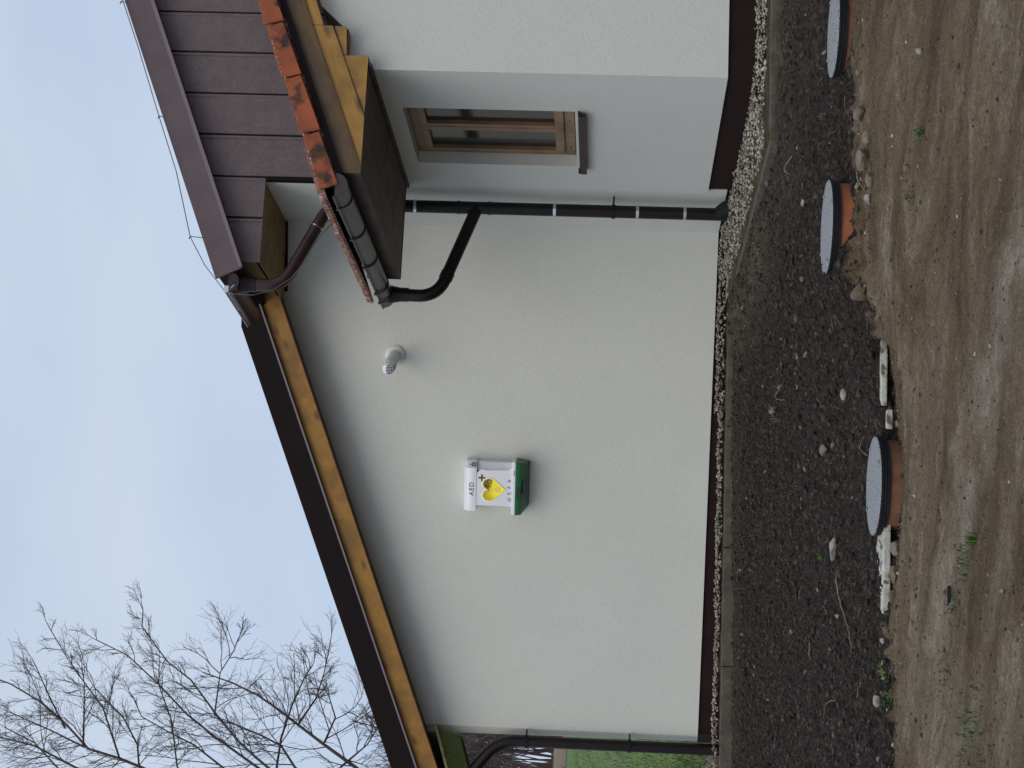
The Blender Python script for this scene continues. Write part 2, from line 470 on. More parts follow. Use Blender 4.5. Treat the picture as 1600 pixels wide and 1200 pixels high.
# the pale dried wheel track that crosses the mud
lx_, ly_ = 1.9, -1.65
ln_ = math.hypot(lx_, ly_)
dtr = ((fx_ - 2.45) * ly_ - (fy_ - 6.72) * lx_) / ln_ + 0.30 * fbm(fx_, fy_, 0.9, 71, 3)
trk = np.exp(-(dtr / 0.17) ** 2) * np.clip(0.62 + 1.5 * fbm(fx_, fy_, 0.22, 73, 4), 0, 1) + 0.5 * np.exp(-((dtr - .62) / 0.10) ** 2) * np.clip(0.4 + 1.5 * fbm(fx_, fy_, 0.3, 74, 4), 0, 1)
trk = np.clip(trk * (1 - sstep(7.9, 8.7, fy_)), 0, 1)
nv, nx, ny = len(fx_), len(gx), len(gy)
me = bpy.data.meshes.new('ground')
me.vertices.add(nv)
me.vertices.foreach_set('co', np.stack([fx_, fy_, GZ], 1).astype(np.float32).ravel())
ii = (np.arange(ny - 1)[:, None] * nx + np.arange(nx - 1)[None, :]).ravel()
q = np.stack([ii, ii + 1, ii + nx + 1, ii + nx], 1)
me.loops.add(q.size); me.loops.foreach_set('vertex_index', q.ravel().astype(np.int32))
me.polygons.add(len(q)); me.polygons.foreach_set('loop_start', (np.arange(len(q)) * 4).astype(np.int32))
me.update(calc_edges=True)
ca = me.color_attributes.new('zone', 'FLOAT_COLOR', 'POINT')
ca.data.foreach_set('color', np.stack([soilm, dirtm, trk, np.ones(nv)], 1).astype(np.float32).ravel())
me.polygons.foreach_set('use_smooth', np.ones(len(q), bool))

gm = bpy.data.materials.new('earth'); gm.use_nodes = True
t = gm.node_tree; n = t.nodes; b = n['Principled BSDF']
b.inputs['Roughness'].default_value = 0.93; b.inputs['Specular IOR Level'].default_value = 0.25
tcn = n.new('ShaderNodeTexCoord')
att = n.new('ShaderNodeVertexColor'); att.layer_name = 'zone'
sep = n.new('ShaderNodeSeparateColor'); t.links.new(att.outputs[0], sep.inputs[0])
def gnoise(scale, detail=6, mapping=None, rough=0.65, dist=0.0):
    a = n.new('ShaderNodeTexNoise'); a.inputs['Distortion'].default_value = dist; a.inputs['Scale'].default_value = scale; a.inputs['Detail'].default_value = detail
    a.inputs['Roughness'].default_value = rough
    t.links.new((mapping or tcn).outputs['Object'] if mapping is None else mapping.outputs[0], a.inputs[0])
    return a.outputs['Fac']
def gramp(src, stops):
    r = n.new('ShaderNodeValToRGB')
    while len(r.color_ramp.elements) < len(stops): r.color_ramp.elements.new(0.5)
    for e, (p, c) in zip(r.color_ramp.elements, stops):
        e.position = p; e.color = (*c, 1)
    t.links.new(src, r.inputs[0])
    return r.outputs[0]
def gmix(f, a, b_, mode='MIX'):
    m = n.new('ShaderNodeMixRGB'); m.blend_type = mode
    if isinstance(f, float): m.inputs[0].default_value = f
    else: t.links.new(f, m.inputs[0])
    for i, s in ((1, a), (2, b_)):
        if isinstance(s, tuple): m.inputs[i].default_value = (*s, 1)
        else: t.links.new(s, m.inputs[i])
    return m.outputs[0]
rotm = n.new('ShaderNodeMapping'); rotm.inputs['Rotation'].default_value = (0, 0, TH)
t.links.new(tcn.outputs['Object'], rotm.inputs[0])
strm = n.new('ShaderNodeMapping'); strm.inputs['Scale'].default_value = (1, 3.6, 1)
t.links.new(rotm.outputs[0], strm.inputs[0])
# mud: brown, with drier pale wheel tracks running along the building
mud = gramp(gnoise(0.9, 9, strm, 0.72, 0.9), [(0.36, (0.082, 0.052, 0.026)), (0.46, (0.160, 0.111, 0.064)), (0.57, (0.255, 0.192, 0.124)), (0.67, (0.40, 0.33, 0.245))])
mud = gmix(gramp(gnoise(17, 9, None, 0.8), [(0.44, (0, 0, 0)), (0.66, (.8, .8, .8))]), mud, (0.135, 0.094, 0.054))
trackc = gramp(gnoise(9, 8, strm, 0.75), [(0.35, (0.20, 0.16, 0.115)), (0.6, (0.40, 0.345, 0.275))])
mud = gmix(sep.outputs[2], mud, trackc)
mud = gmix(gramp(gnoise(110, 3), [(0.60, (0, 0, 0)), (0.70, (0.7, 0.7, 0.7))]), mud, (0.42, 0.36, 0.28))
mud = gmix(gramp(gnoise(70, 3), [(0.28, (0.8, 0.8, 0.8)), (0.40, (0, 0, 0))]), mud, (0.028, 0.02, 0.015))
soil = gramp(gnoise(30, 8, None, 0.85), [(0.41, (0.008, 0.0056, 0.0044)), (0.51, (0.034, 0.0248, 0.0185)), (0.62, (0.105, 0.080, 0.060))])
soil = gmix(gramp(gnoise(150, 2), [(0.66, (0, 0, 0)), (0.74, (0.6, 0.6, 0.6))]), soil, (0.17, 0.15, 0.13))
dirt = gramp(gnoise(22, 8, None, 0.7), [(0.35, (0.055, 0.043, 0.028)), (0.65, (0.17, 0.14, 0.10))])
col = gmix(sep.outputs[0], mud, soil)
col = gmix(sep.outputs[1], col, dirt)
grain = gramp(gnoise(75, 10, None, 0.9), [(0.36, (0.12, 0.12, 0.12)), (0.50, (0.5, 0.5, 0.5)), (0.64, (0.88, 0.88, 0.88))])
col = gmix(0.75, col, grain, 'OVERLAY')
t.links.new(col, b.inputs['Base Color'])
bu = n.new('ShaderNodeBump'); bu.inputs['Strength'].default_value = 1.0; bu.inputs['Distance'].default_value = 0.03
t.links.new(gnoise(60, 8, None, 0.75), bu.inputs['Height'])
t.links.new(bu.outputs[0], b.inputs['Normal'])
me.materials.append(gm)
ground = bpy.data.objects.new('ground', me); C.objects.link(ground)
tag(ground, kind='structure')

# ------------------------------------------------------------------ field, wooded slope beyond
def sheet(name, xs, ys, fn, m):
    X, Y = np.meshgrid(xs, ys)
    Z = fn(X, Y)
    nx = len(xs)
    f = [(j * nx + i, j * nx + i + 1, (j + 1) * nx + i + 1, (j + 1) * nx + i) for j in range(len(ys) - 1) for i in range(nx - 1)]
    me = bpy.data.meshes.new(name)
    me.from_pydata(np.stack([X.ravel(), Y.ravel(), Z.ravel()], 1).tolist(), [], f)
    me.materials.append(m)
    me.polygons.foreach_set('use_smooth', [True] * len(f))
    o = bpy.data.objects.new(name, me); C.objects.link(o)
    return tag(o, kind='structure')
M['field'] = mat('meadow_grass', (0.075, 0.135, 0.022), (0.12, 0.19, 0.04), scale=2.2, rough=0.9, bump=1.0, bscale=14, bdist=0.05,
                 c3=(0.16, 0.17, 0.075), s3=0.35, lo3=0.5, hi3=0.75)
M['brownf'] = mat('ploughed_strip', (0.24, 0.17, 0.10), (0.17, 0.12, 0.075), scale=1.2, rough=0.95, c3=(0.1, 0.12, 0.05), s3=0.5)
M['hill'] = mat('wooded_hill', (0.075, 0.08, 0.055), (0.12, 0.115, 0.08), scale=0.5, rough=1.0, bump=1.0, bscale=2, bdist=0.5)
def zfield(X, Y): return 0.66 + np.clip(Y - 17, 0, 200) * 0.049 + np.sin(X * 0.4 + Y * 0.3) * 0.05
sheet('field', axis([(-60, -4, 6), (-4, 8, 0.5), (8, 60, 6)]), axis([(17.0, 30, 0.5), (30, 62, 2)]), zfield, M['field'])
sheet('ploughed_field', axis([(-80, 80, 5)]), axis([(61.3, 80.5, 3)]), lambda X, Y: zfield(X, Y) + 0.02, M['brownf'])
sheet('wooded_hill', axis([(-150, 150, 6)]), axis([(80, 200, 5)]), lambda X, Y: 3.75 + (Y - 80) * 0.028 + 0.5 * np.sin(X * 0.08) * np.clip((Y - 80) / 40, 0, 1), M['hill'])

# ------------------------------------------------------------------ gravel and clods
ICO_V = []
ph = (1 + 5 ** 0.5) / 2
for a, b_ in ((1, ph), (-1, ph), (1, -ph), (-1, -ph)):
    ICO_V += [(0, a, b_), (a, b_, 0), (b_, 0, a)]
ICO_V = np.array(ICO_V, float); ICO_V /= np.linalg.norm(ICO_V[0])
bmh = bmesh.new()
for v_ in ICO_V: bmh.verts.new(v_)
bmesh.ops.convex_hull(bmh, input=bmh.verts)
bmh.verts.ensure_lookup_table()
ICO_V = np.array([v_.co[:] for v_ in bmh.verts]); ICO_F = np.array([[v_.index for v_ in f.verts] for f in bmh.faces])
bmh.free()
def stones(name, pos, rad, m, flat=0.65, kind='stuff', jit=0.28):
    k = len(pos)
    base = ICO_V[None] * (1 + jit * rng.standard_normal((k, 12, 1)) * 0.6)
    sc_ = np.stack([rng.uniform(0.7, 1.3, k), rng.uniform(0.7, 1.3, k), np.full(k, flat)], 1)
    base = base * sc_[:, None, :]
    a = rng.uniform(0, 6.28, k); ca_, sa_ = np.cos(a), np.sin(a)
    tilt = rng.uniform(-0.6, 0.6, k); ct_, stt = np.cos(tilt), np.sin(tilt)
    x, y, z = base[..., 0], base[..., 1], base[..., 2]
    y, z = y * ct_[:, None] - z * stt[:, None], y * stt[:, None] + z * ct_[:, None]
    x, y = x * ca_[:, None] - y * sa_[:, None], x * sa_[:, None] + y * ca_[:, None]
    P = np.stack([x, y, z], -1) * rad[:, None, None] + pos[:, None, :]
    F = (ICO_F[None] + (np.arange(k) * 12)[:, None, None]).reshape(-1, 3)
    me = bpy.data.meshes.new(name)
    me.vertices.add(k * 12); me.vertices.foreach_set('co', P.astype(np.float32).ravel())
    me.loops.add(F.size); me.loops.foreach_set('vertex_index', F.ravel().astype(np.int32))
    me.polygons.add(len(F)); me.polygons.foreach_set('loop_start', (np.arange(len(F)) * 3).astype(np.int32))
    me.update(calc_edges=True)
    # a per-stone tone
    tone = np.repeat(rng.uniform(0, 1, k), 12)
    c_ = me.color_attributes.new('tone', 'FLOAT_COLOR', 'POINT')
    c_.data.foreach_set('color', np.stack([tone] * 3 + [np.ones_like(tone)], 1).astype(np.float32).ravel())
    me.materials.append(m)
    o = bpy.data.objects.new(name, me); C.objects.link(o)
    if kind: o['kind'] = kind
    return o
def tonemat(name, stops, rough=0.9, bscale=150):
    m = bpy.data.materials.new(name); m.use_nodes = True
    t = m.node_tree; n = t.nodes; b = n['Principled BSDF']
    b.inputs['Roughness'].default_value = rough
    a = n.new('ShaderNodeVertexColor'); a.layer_name = 'tone'
    r = n.new('ShaderNodeValToRGB')
    while len(r.color_ramp.elements) < len(stops): r.color_ramp.elements.new(0.5)
    for e, (p, c) in zip(r.color_ramp.elements, stops): e.position = p; e.color = (*c, 1)
    t.links.new(a.outputs[0], r.inputs[0])
    tc_ = n.new('ShaderNodeTexCoord'); no_ = n.new('ShaderNodeTexNoise'); no_.inputs['Scale'].default_value = bscale
    t.links.new(tc_.outputs['Object'], no_.inputs[0])
    mu = n.new('ShaderNodeMixRGB'); mu.blend_type = 'MULTIPLY'; mu.inputs[0].default_value = 0.45
    t.links.new(r.outputs[0], mu.inputs[1]); t.links.new(no_.outputs['Fac'], mu.inputs[2])
    t.links.new(mu.outputs[0], b.inputs['Base Color'])
    return m
M['gravel'] = tonemat('gravel_mix', [(0.0, (0.10, 0.078, 0.055)), (0.35, (0.27, 0.235, 0.18)), (0.75, (0.41, 0.37, 0.30)), (1.0, (0.60, 0.57, 0.49))])
M['clods'] = tonemat('clod_mix', [(0.0, (0.012, 0.0085, 0.007)), (0.6, (0.042, 0.031, 0.024)), (0.975, (0.075, 0.057, 0.043)), (1.0, (0.30, 0.26, 0.21))])
M['grit'] = tonemat('grit_mix', [(0.0, (0.035, 0.024, 0.015)), (0.35, (0.09, 0.064, 0.04)), (0.75, (0.15, 0.11, 0.07)), (0.9, (0.24, 0.19, 0.14)), (1.0, (0.50, 0.45, 0.37))])
P_ = []
k = 42000
xx = rng.uniform(-0.4, 6.4, k); yy = rng.uniform(10.1, 16.9, k)
ok = inside(xx, yy) & ((np.where(xx < X0, offs(xx, yy) > -0.0, yy < YD)) | ((xx < 0.55))) & (kdist(xx, yy) > 0.045)
ok &= ~((xx < 0.55) & (yy > 15.2) & (rng.uniform(0, 1, k) > 0.65))
xx, yy = xx[ok], yy[ok]
dk = kdist(xx, yy)
zz = zter(xx, yy) + 0.0 + 0.018 * rng.uniform(0, 1, len(xx)) + 0.028 * sstep(0.05, 0.4, dk) * (xx > 3.2) + 0.022 * np.clip(1 - np.abs(offs(xx, yy) - 0.2) / 0.2, 0, 1) * (sB(xx, yy) < 4.3) + 0.015 * fbm(xx, yy, 0.25, 91, 3)
rad = rng.uniform(0.006, 0.0145, len(xx)) * np.where(rng.uniform(0, 1, len(xx)) > 0.93, 1.45, 1)
gr = stones('gravel_strip', np.stack([xx, yy, zz], 1), rad, M['gravel'])
tag(gr, 'pale crushed gravel strip between the brown plinth and the kerb', 'gravel')
k = 26000
xx = rng.uniform(-0.2, 5.2, k); yy = 8.7 + 6.3 * rng.uniform(0, 1, k) ** 1.25
ok = (~inside(xx, yy)) & (yy > ybound(xx)) & (kdist(xx, yy) > 0.05)
xx, yy = xx[ok], yy[ok]
cl = stones('soil_clods', np.stack([xx, yy, zgnd(xx, yy) + 0.002], 1), 0.004 + 0.017 * rng.uniform(0, 1, len(xx)) ** 4, M['clods'], flat=0.75, jit=0.62)
tag(cl, 'loose clods and crumbs on the dark topsoil bed below the wall', 'soil clods')
k = 9000
xx = rng.uniform(-0.2, 4.6, k); yy = rng.uniform(6.2, 8.95, k)
ok = yy < ybound(xx) + 0.03
nb = np.exp(-(ybound(xx) - yy) / 0.18)
ok &= rng.uniform(0, 1, k) < 0.45 + nb
xx, yy, nb = xx[ok], yy[ok], nb[ok]
grt = stones('loose_grit', np.stack([xx, yy, zgnd(xx, yy) + 0.001], 1), (0.0022 + 0.010 * rng.uniform(0, 1, len(xx)) ** 6) * (1 + 0.9 * nb), M['grit'], flat=0.65, jit=0.4)
tag(grt, 'small stones and grit scattered over the brown mud track', 'grit')

# ================================================================== HOUSE
house = empty('house', (X0, 14.0, 0.7), 'cream rendered house with dark brown plinth, brown metal verges and a low tiled porch roof', 'house')
def hb(mb, name, m, **k): return mb.build(name, m, k.pop('parent', house), **k)

# --- gable wall (turned 22 degrees), with its small chamfer at the left corner
PL = 0.80
def zwt(s): return 4.36 if s < 0.5 else 4.36 - 0.3285 * (s - 0.5)
hb(MB().prism([(-.06, PL), (4.262, PL), (4.262, zwt(4.262) + .10), (0.5, 4.46), (-.06, 4.46)], Bf, 0.0, -0.30), 'gable_wall', M['plaster'])
hb(MB().prism([(4.262, PL), (4.33, PL), (4.36, 3.16), (4.262, 3.20)], lambda s, z, d: B(s, d - (s - 4.262) * 0.9, z), -0.001, -0.25), 'corner_return', M['plaster'])
hb(MB().prism([(-.06, 0.45), (4.245, 0.45), (4.245, PL - .002), (-.06, PL - .002)], Bf, -0.018, -0.28), 'plinth', M['plinth'])
hb(MB().prism([(4.247, 0.45), (4.34, 0.45), (4.34, PL - .004), (4.247, PL - .004)], lambda s, z, d: B(s, d - (s - 4.247) * 0.5, z), -0.012, -0.2), 'plinth_end', M['sill'])
# --- side wall from the gable corner to the annex, going up past the porch roof
hb(MB().prism([(YW, PL), (14.2, PL), (14.2, 4.40), (YA + .032, 4.40), (YA + .032, 3.46), (YW, 3.46)], YZ, X0 + 0.030, X0 + 0.3), 'side_wall', M['plaster'])
hb(MB().prism([(YW - .05, 0.45), (14.2, 0.45), (14.2, PL - .002), (YW - .05, PL - .002)], YZ, X0 + 0.046, X0 + 0.28), 'plinth', M['plinth'])
# --- annex wall with the window opening (faces left)
wy0, wy1, wz0, wz1 = 11.36, 12.43, 1.935, 3.11
PA = 0.947
aw = MB()
aw.prism([(YD, PA), (wy0, PA), (wy0, 3.45), (YD, 3.45)], YZ, X0, X0 + 0.3)
aw.prism([(wy1, PA), (YW, PA), (YW, 3.45), (wy1, 3.45)], YZ, X0, X0 + 0.3)
aw.prism([(wy0, PA), (wy1, PA), (wy1, wz0), (wy0, wz0)], YZ, X0, X0 + 0.3)
aw.prism([(wy0, wz1), (wy1, wz1), (wy1, 3.45), (wy0, 3.45)], YZ, X0, X0 + 0.3)
annex = hb(aw, 'annex_side_wall', M['plaster'])
hb(MB().prism([(YD + .292, 0.45), (YW - .055, 0.45), (YW - .055, PA - .002), (YD + .292, PA - .002)], YZ, X0 + 0.016, X0 + 0.29), 'annex_plinth', M['plinth'])
# --- annex front wall (faces the camera), right edge of the picture
hb(MB().prism([(X0 + .3, PA), (7.2, PA), (7.2, 4.25), (5.0, 3.60), (X0 + .3, 3.45)], XZ, YD, YD + .3), 'annex_front_wall', M['plaster'])
hb(MB().prism([(X0 + .016, 0.45), (7.2, 0.45), (7.2, PA - .002), (X0 + .016, PA - .002)], XZ, YD + .016, YD + .29), 'annex_front_plinth', M['plinth'])

# --- window in the annex side wall
XF = X0 + 0.09
win = hb(MB()
    .box((XF, wy0, wz0 + .01), (XF + .07, wy0 + .06, wz1 - .001))
    .box((XF, wy1 - .065, wz0 + .01), (XF + .07, wy1, wz1 - .001))
    .box((XF, wy0 + .06, wz1 - .065), (XF + .07, wy1 - .065, wz1 - .001))
    .box((XF, wy0 + .06, wz0 + .01), (XF + .07, wy1 - .065, wz0 + .085)), 'window', M['frame'], bevel=0.004)
ymid = 11.885
for a, b_ in ((wy0 + .062, ymid - .004), (ymid + .004, wy1 - .067)):
    z0, z1 = wz0 + .087, wz1 - .067; wv = .055
    hb(MB().box((XF - .018, a, z0), (XF + .05, a + wv, z1)).box((XF - .018, b_ - wv, z0), (XF + .05, b_, z1))
       .box((XF - .018, a + wv, z0), (XF + .05, b_ - wv, z0 + .065)).box((XF - .018, a + wv, z1 - wv), (XF + .05, b_ - wv, z1)),
       'sash', M['frame'], parent=win, bevel=0.005)
    hb(MB().box((XF + .012, a + wv, z0 + .065), (XF + .02, b_ - wv, z1 - wv)), 'pane', M['glass'], parent=win)
hb(MB().box((XF - .022, ymid - .012, wz0 + .09), (XF + .0, ymid + .012, wz1 - .07)), 'cover_strip', M['frame'], parent=win, bevel=0.003)
for yy_ in (11.75, 12.28):
    hb(MB().lathe([(0.001, 0), (0.007, 0.002), (0.007, -0.006)], (XF - .0005, yy_, wz0 + .045), 8, (-1, 0, 0)), 'screw', M['screw'], parent=win)
hb(MB().hexa([(X0 - .045, wy0 - .02, wz0 - .035), (X0 - .045, wy1 + .035, wz0 - .035), (XF + .01, wy1 - .002, wz0 - .002), (XF + .01, wy0 + .002, wz0 - .002),
              (X0 - .045, wy0 - .02, wz0 - .030), (X0 - .045, wy1 + .035, wz0 - .030), (XF + .01, wy1 - .002, wz0 + .006), (XF + .01, wy0 + .002, wz0 + .006)])
   .box((X0 - .048, wy0 - .02, wz0 - .075), (X0 - .043, wy1 + .035, wz0 - .028))
   .box((X0 - .044, wy1 + .022, wz0 - .073), (X0 - .001, wy1 + .034, wz0 - .012)), 'window_sill', M['sill'], parent=win)
hb(MB().box((XF + .05, wy0 - .2, wz0 - .2), (XF + .06, wy1 + .2, wz1 + .2)), 'dark_backing', M['inside'], parent=win)  # dark sheet standing in for the unlit room behind the panes

# --- gable roof: verge fascia, glazed board, soffit, roof slab (gable wall)
sL = 5.6
def zu(s): return 4.675 - 0.3447 * (s - 0.822)
def zl(s): return 4.398 - 0.3447 * (s - 0.972)
def zbd(s): return 4.122 - 0.344 * (s - 1.281)
hb(MB().prism([(0.735, zu(0.735) - .03), (0.822, zu(0.822)), (sL, zu(sL)), (sL, zl(sL)), (0.60, zl(0.60)), (0.66, zu(0.735) - .08)], Bf, 0.30, 0.325), 'verge_fascia', M['fascia'])
hb(MB().prism([(0.60, zl(0.60) + .012), (0.60, zl(0.60) - .003), (sL, zl(sL) - .003), (sL, zl(sL) + .012)], Bf, 0.3255, 0.336), 'drip_edge', M['drip'])
hb(MB().prism([(0.50, zbd(0.50)), (0.50, zl(0.50) + .01), (sL, zl(sL) + .01), (sL, zbd(sL))], Bf, 0.262, 0.297), 'verge_board', M['pine_b'])
for i in range(3):
    a, b_ = 0.005 + i * 0.0815, 0.005 + i * 0.0815 + 0.079
    hb(MB().prism([(0.50, zbd(0.50) + .040), (0.50, zbd(.5) + .058), (sL, zbd(sL) + .058), (sL, zbd(sL) + .040)], Bf, a, b_), 'soffit_board', M['soffit'])
hb(MB().prism([(0.40, zl(0.40) + .02), (0.40, zu(0.40) - .012), (4.31, zu(4.31) - .012), (4.31, zl(4.31) + .02)], Bf, 0.260, -3.2)
   .prism([(4.312, zl(4.312) + .02), (4.312, zu(4.312) - .012), (sL, zu(sL) - .012), (sL, zl(sL) + .02)], Bf, 0.260, -0.12), 'roof', M['fascia'])
# --- flat boxed soffit between the gable corner and the upper gable
for i in range(4):
    y0 = YA + .012 + i * .26
    hb(MB().box((3.935, y0, 4.368), (4.60, y0 + .255, 4.385)), 'soffit_board', M['soffit_y'])
hb(MB().box((3.935, YA + .01, 4.362), (3.965, YA + .95, 4.50)), 'eave_board', M['soffit_y'])
hb(MB().prism([(-.03, 4.352), (-.03, 4.375), (0.55, 4.375), (0.55, 4.352)], Bf, .001, .022), 'cover_strip', M['fascia'])

# --- upper gable: sheet cladding panels, verge, roof
def ztopc(x): return 4.46 + 0.405 * (x - 3.859) + 0.03
xs = [3.927, 4.28, 4.613, 4.956, 5.297, 5.642, 5.981, 6.32, 6.66, 7.0]
for i in range(len(xs) - 1):
    a, b_ = xs[i] + (0.011 if i else 0), xs[i + 1] - 0.008
    zb0 = 4.352 + 0.003 * (i % 2) if b_ < 4.62 else 3.40
    m_ = MB().prism([(a, zb0), (b_, zb0), (b_, ztopc(b_)), (a, ztopc(a))], XZ, YA - .004 * (i % 2) - .012, YA + .002)
    m_.box((b_ - .022, YA - .020, zb0), (b_ - .0005, YA - .0125 - .004 * (i % 2), ztopc(b_) - .012))
    hb(m_, 'cladding_panel', M['clad'])
hb(MB().prism([(3.94, 4.37), (4.63, 4.37), (4.63, 4.35), (7.0, 4.35), (7.0, ztopc(7.0) - .02), (3.94, ztopc(3.94) - .02)], XZ, YA + .004, YA + .03), 'cladding_backing', M['black'])
hb(MB().prism([(4.63, 3.4), (7.0, 3.4), (7.0, 4.3495), (4.63, 4.3495)], XZ, YA + .004, YA + .25), 'upper_wall', M['black'])
hb(MB().box((4.588, YA - .026, 3.42), (4.612, YA + .030, 4.352)), 'corner_trim', M['fascia'])
zl2 = lambda x: 4.46 + 0.405 * (x - 3.859)
hb(MB().prism([(3.762, zr(3.762)), (3.852, zl2(3.859) + .004), (7.6, zl2(7.6)), (7.6, zr(7.6))], XZ, 12.895, 12.92), 'upper_verge_fascia', M['cladtop'])
hb(MB().prism([(3.858, zl2(3.858) - .002), (3.852, zl2(3.852) + .026), (7.6, zl2(7.6) + .030), (7.6, zl2(7.6) - .002)], XZ, 12.868, 12.8945), 'upper_drip_edge', M['drip'])
hb(MB().prism([(3.87, zl2(3.87) + .015), (7.6, zl2(7.6) + .015), (7.6, zr(7.6) - .015), (3.80, zr(3.80) - .015)], XZ, 12.921, 14.2), 'upper_roof', M['fascia'])

# --- upper gutter and its outlet
def gutter(Y0, Y1, xa, xb, zc, r, m, name='gutter', parent=house):
    g = MB(); nseg = 14; ns = 2
    vs = []; fs = []
    for j in range(ns):
        y = Y0 + (Y1 - Y0) * j / (ns - 1); x = xa + (xb - xa) * j / (ns - 1)
        for rr in (r, r - .004):
            for i in range(nseg + 1):
                t = math.pi + math.pi * i / nseg
                vs.append((x + rr * math.cos(t), y, zc + rr * math.sin(t)))
    w_ = 2 * (nseg + 1)
    for j in range(ns - 1):
        for i in range(nseg):
            fs.append((j * w_ + i, j * w_ + i + 1, (j + 1) * w_ + i + 1, (j + 1) * w_ + i))
            k_ = nseg + 1
            fs.append((j * w_ + k_ + i, (j + 1) * w_ + k_ + i, (j + 1) * w_ + k_ + i + 1, j * w_ + k_ + i + 1))
        for i0 in (0, nseg):
            fs.append((j * w_ + i0, (j + 1) * w_ + i0, (j + 1) * w_ + i0 + nseg + 1, j * w_ + i0 + nseg + 1))
    g.add(vs, fs)
    go = g.build(name, m, parent, smooth=True)
    return go
def halfdisc(x, y, zc, r, th):
    m_ = MB(); nseg = 14
    poly = [(x + r * math.cos(math.pi + math.pi * i / nseg), zc + r * math.sin(math.pi + math.pi * i / nseg)) for i in range(nseg + 1)]
    return m_.prism(poly, XZ, y - th / 2, y + th / 2)
def halfring(x, y, zc, r, wd, th=.006):
    m_ = MB(); nseg = 14
    o_ = [(x + (r + th) * math.cos(math.pi + math.pi * i / nseg), zc + (r + th) * math.sin(math.pi + math.pi * i / nseg)) for i in range(nseg + 1)]
    i_ = [(x + r * math.cos(math.pi + math.pi * i / nseg), zc + r * math.sin(math.pi + math.pi * i / nseg)) for i in range(nseg, -1, -1)]
    return m_.prism(o_ + i_, XZ, y - wd / 2, y + wd / 2)
ug = gutter(12.93, 13.80, 3.745, 3.715, 4.565, 0.082, M['pipe_red'], 'upper_gutter')
hb(halfdisc(3.745, 12.925, 4.565, 0.083, 0.006), 'end_cap', M['pipe_red'], parent=ug)
hb(MB().tube([(3.66, 12.92, 4.575), (3.63, 13.80, 4.575)], 0.009, 8), 'gutter_bead', M['drip'], parent=ug)
ox, oy = 3.757, 13.03
hb(MB().lathe([(0.078, 0.10), (0.072, 0.05), (0.056, -0.01), (0.056, -0.06), (0.052, -0.06)], (ox, oy, 4.43), 20), 'outlet', M['pipe'], parent=ug, smooth=True)

# --- main downpipe, branch and rings
PX, PY, PR = 4.470, 13.16, 0.049
up = [(ox, oy, 4.40)] + arc((ox, oy, 4.40), (ox, oy, 4.17), (PX - .1, PY - .02, 3.90), 0.13) + \
     arc((ox, oy, 4.17), (PX - .015, PY, 3.875), (PX, PY, 3.5), 0.12) + [(PX, PY, 3.62)]
dp = hb(MB().tube([(PX, PY, 3.64), (PX, PY, 2.2), (PX, PY, 0.66)], PR, 24), 'downpipe', M['pipe'], smooth=True)
hb(MB().tube(up, PR, 24), 'swan_neck', M['pipe_red'], parent=dp, smooth=True)
for z in (3.62, 3.20, 2.115, 1.475, 1.11, 2.62, 2.86):
    st__ = z not in (2.62, 2.86)
    hb(MB().lathe([(PR + .0005, -.012), (PR + .004, -.011), (PR + .004, .011), (PR + .0005, .012)], (PX, PY, z), 24), 'clamp_ring' if st__ else 'pipe_sleeve',
       M['steel'] if st__ else M['pipe'], parent=dp, smooth=True)
pq = Vector(up[0]); 
pa = Vector((ox, oy, 4.17)); pb = Vector((PX - .015, PY, 3.875)); ax = (pb - pa).normalized()
for f_ in (0.30, 0.72):
    pc = pa.lerp(pb, f_)
    hb(MB().lathe([(PR + .0005, -.006), (PR + .004, -.005), (PR + .004, .005), (PR + .0005, .006)], pc, 24, ax), 'clamp_ring', M['steel'] if f_ > .5 else M['pipe_red'], parent=dp, smooth=True)
def bracket(p, dirw, parent, ln=0.08):
    d = Vector(dirw).normalized()
    m_ = MB().lathe([(PR + .001, -.014), (PR + .007, -.014), (PR + .007, .014), (PR + .001, .014)], p, 24)
    q_ = Vector(p) + d * (PR + .004)
    m_.tube([q_ + Vector((0, 0, 0)), q_ + d * ln], 0.007, 8)
    e = d.cross(Vector((0, 0, 1)))
    for sg in (-1, 1):
        c_ = Vector(p) + e * sg * (PR + .014)
        m_.box((c_.x - .012, c_.y - .012, c_.z - .014), (c_.x + .012, c_.y + .012, c_.z + .014))
    m_.tube([Vector(p) + e * (PR + .014), Vector(p) + e * (PR + .014) + Vector((0, 0, -.03))], .004, 6)
    return m_.build('pipe_bracket', M['black'], parent)
bracket((PX, PY, 1.66), (1, 0, 0), dp)
hb(MB().tube([(PX, PY, 0.86), (PX + .03, PY - .03, 0.80), (PX + .05, PY - .06, .74)], [.052, .064, .07], 20), 'drain_socket', M['black'], parent=dp, smooth=True)
# branch from the porch gutter
bx, by = 3.715, 13.03
jn = Vector((PX - .01, PY - .005, 2.72))
br = [(bx, by, 3.24)] + arc((bx, by, 3.24), (bx - .01, by, 2.975), jn, 0.16, 9) + [jn]
hb(MB().tube(br, PR - .001, 24), 'branch_pipe', M['pipe'], parent=dp, smooth=True)
ax2 = (jn - Vector((bx - .01, by, 2.975))).normalized()
hb(MB().lathe([(PR + .0005, -.03), (PR + .0045, -.028), (PR + .0045, .028), (PR + .0005, .03)], Vector((bx - .01, by, 2.975)) + ax2 * .19, 24, ax2), 'pipe_sleeve', M['pipe'], parent=dp, smooth=True)

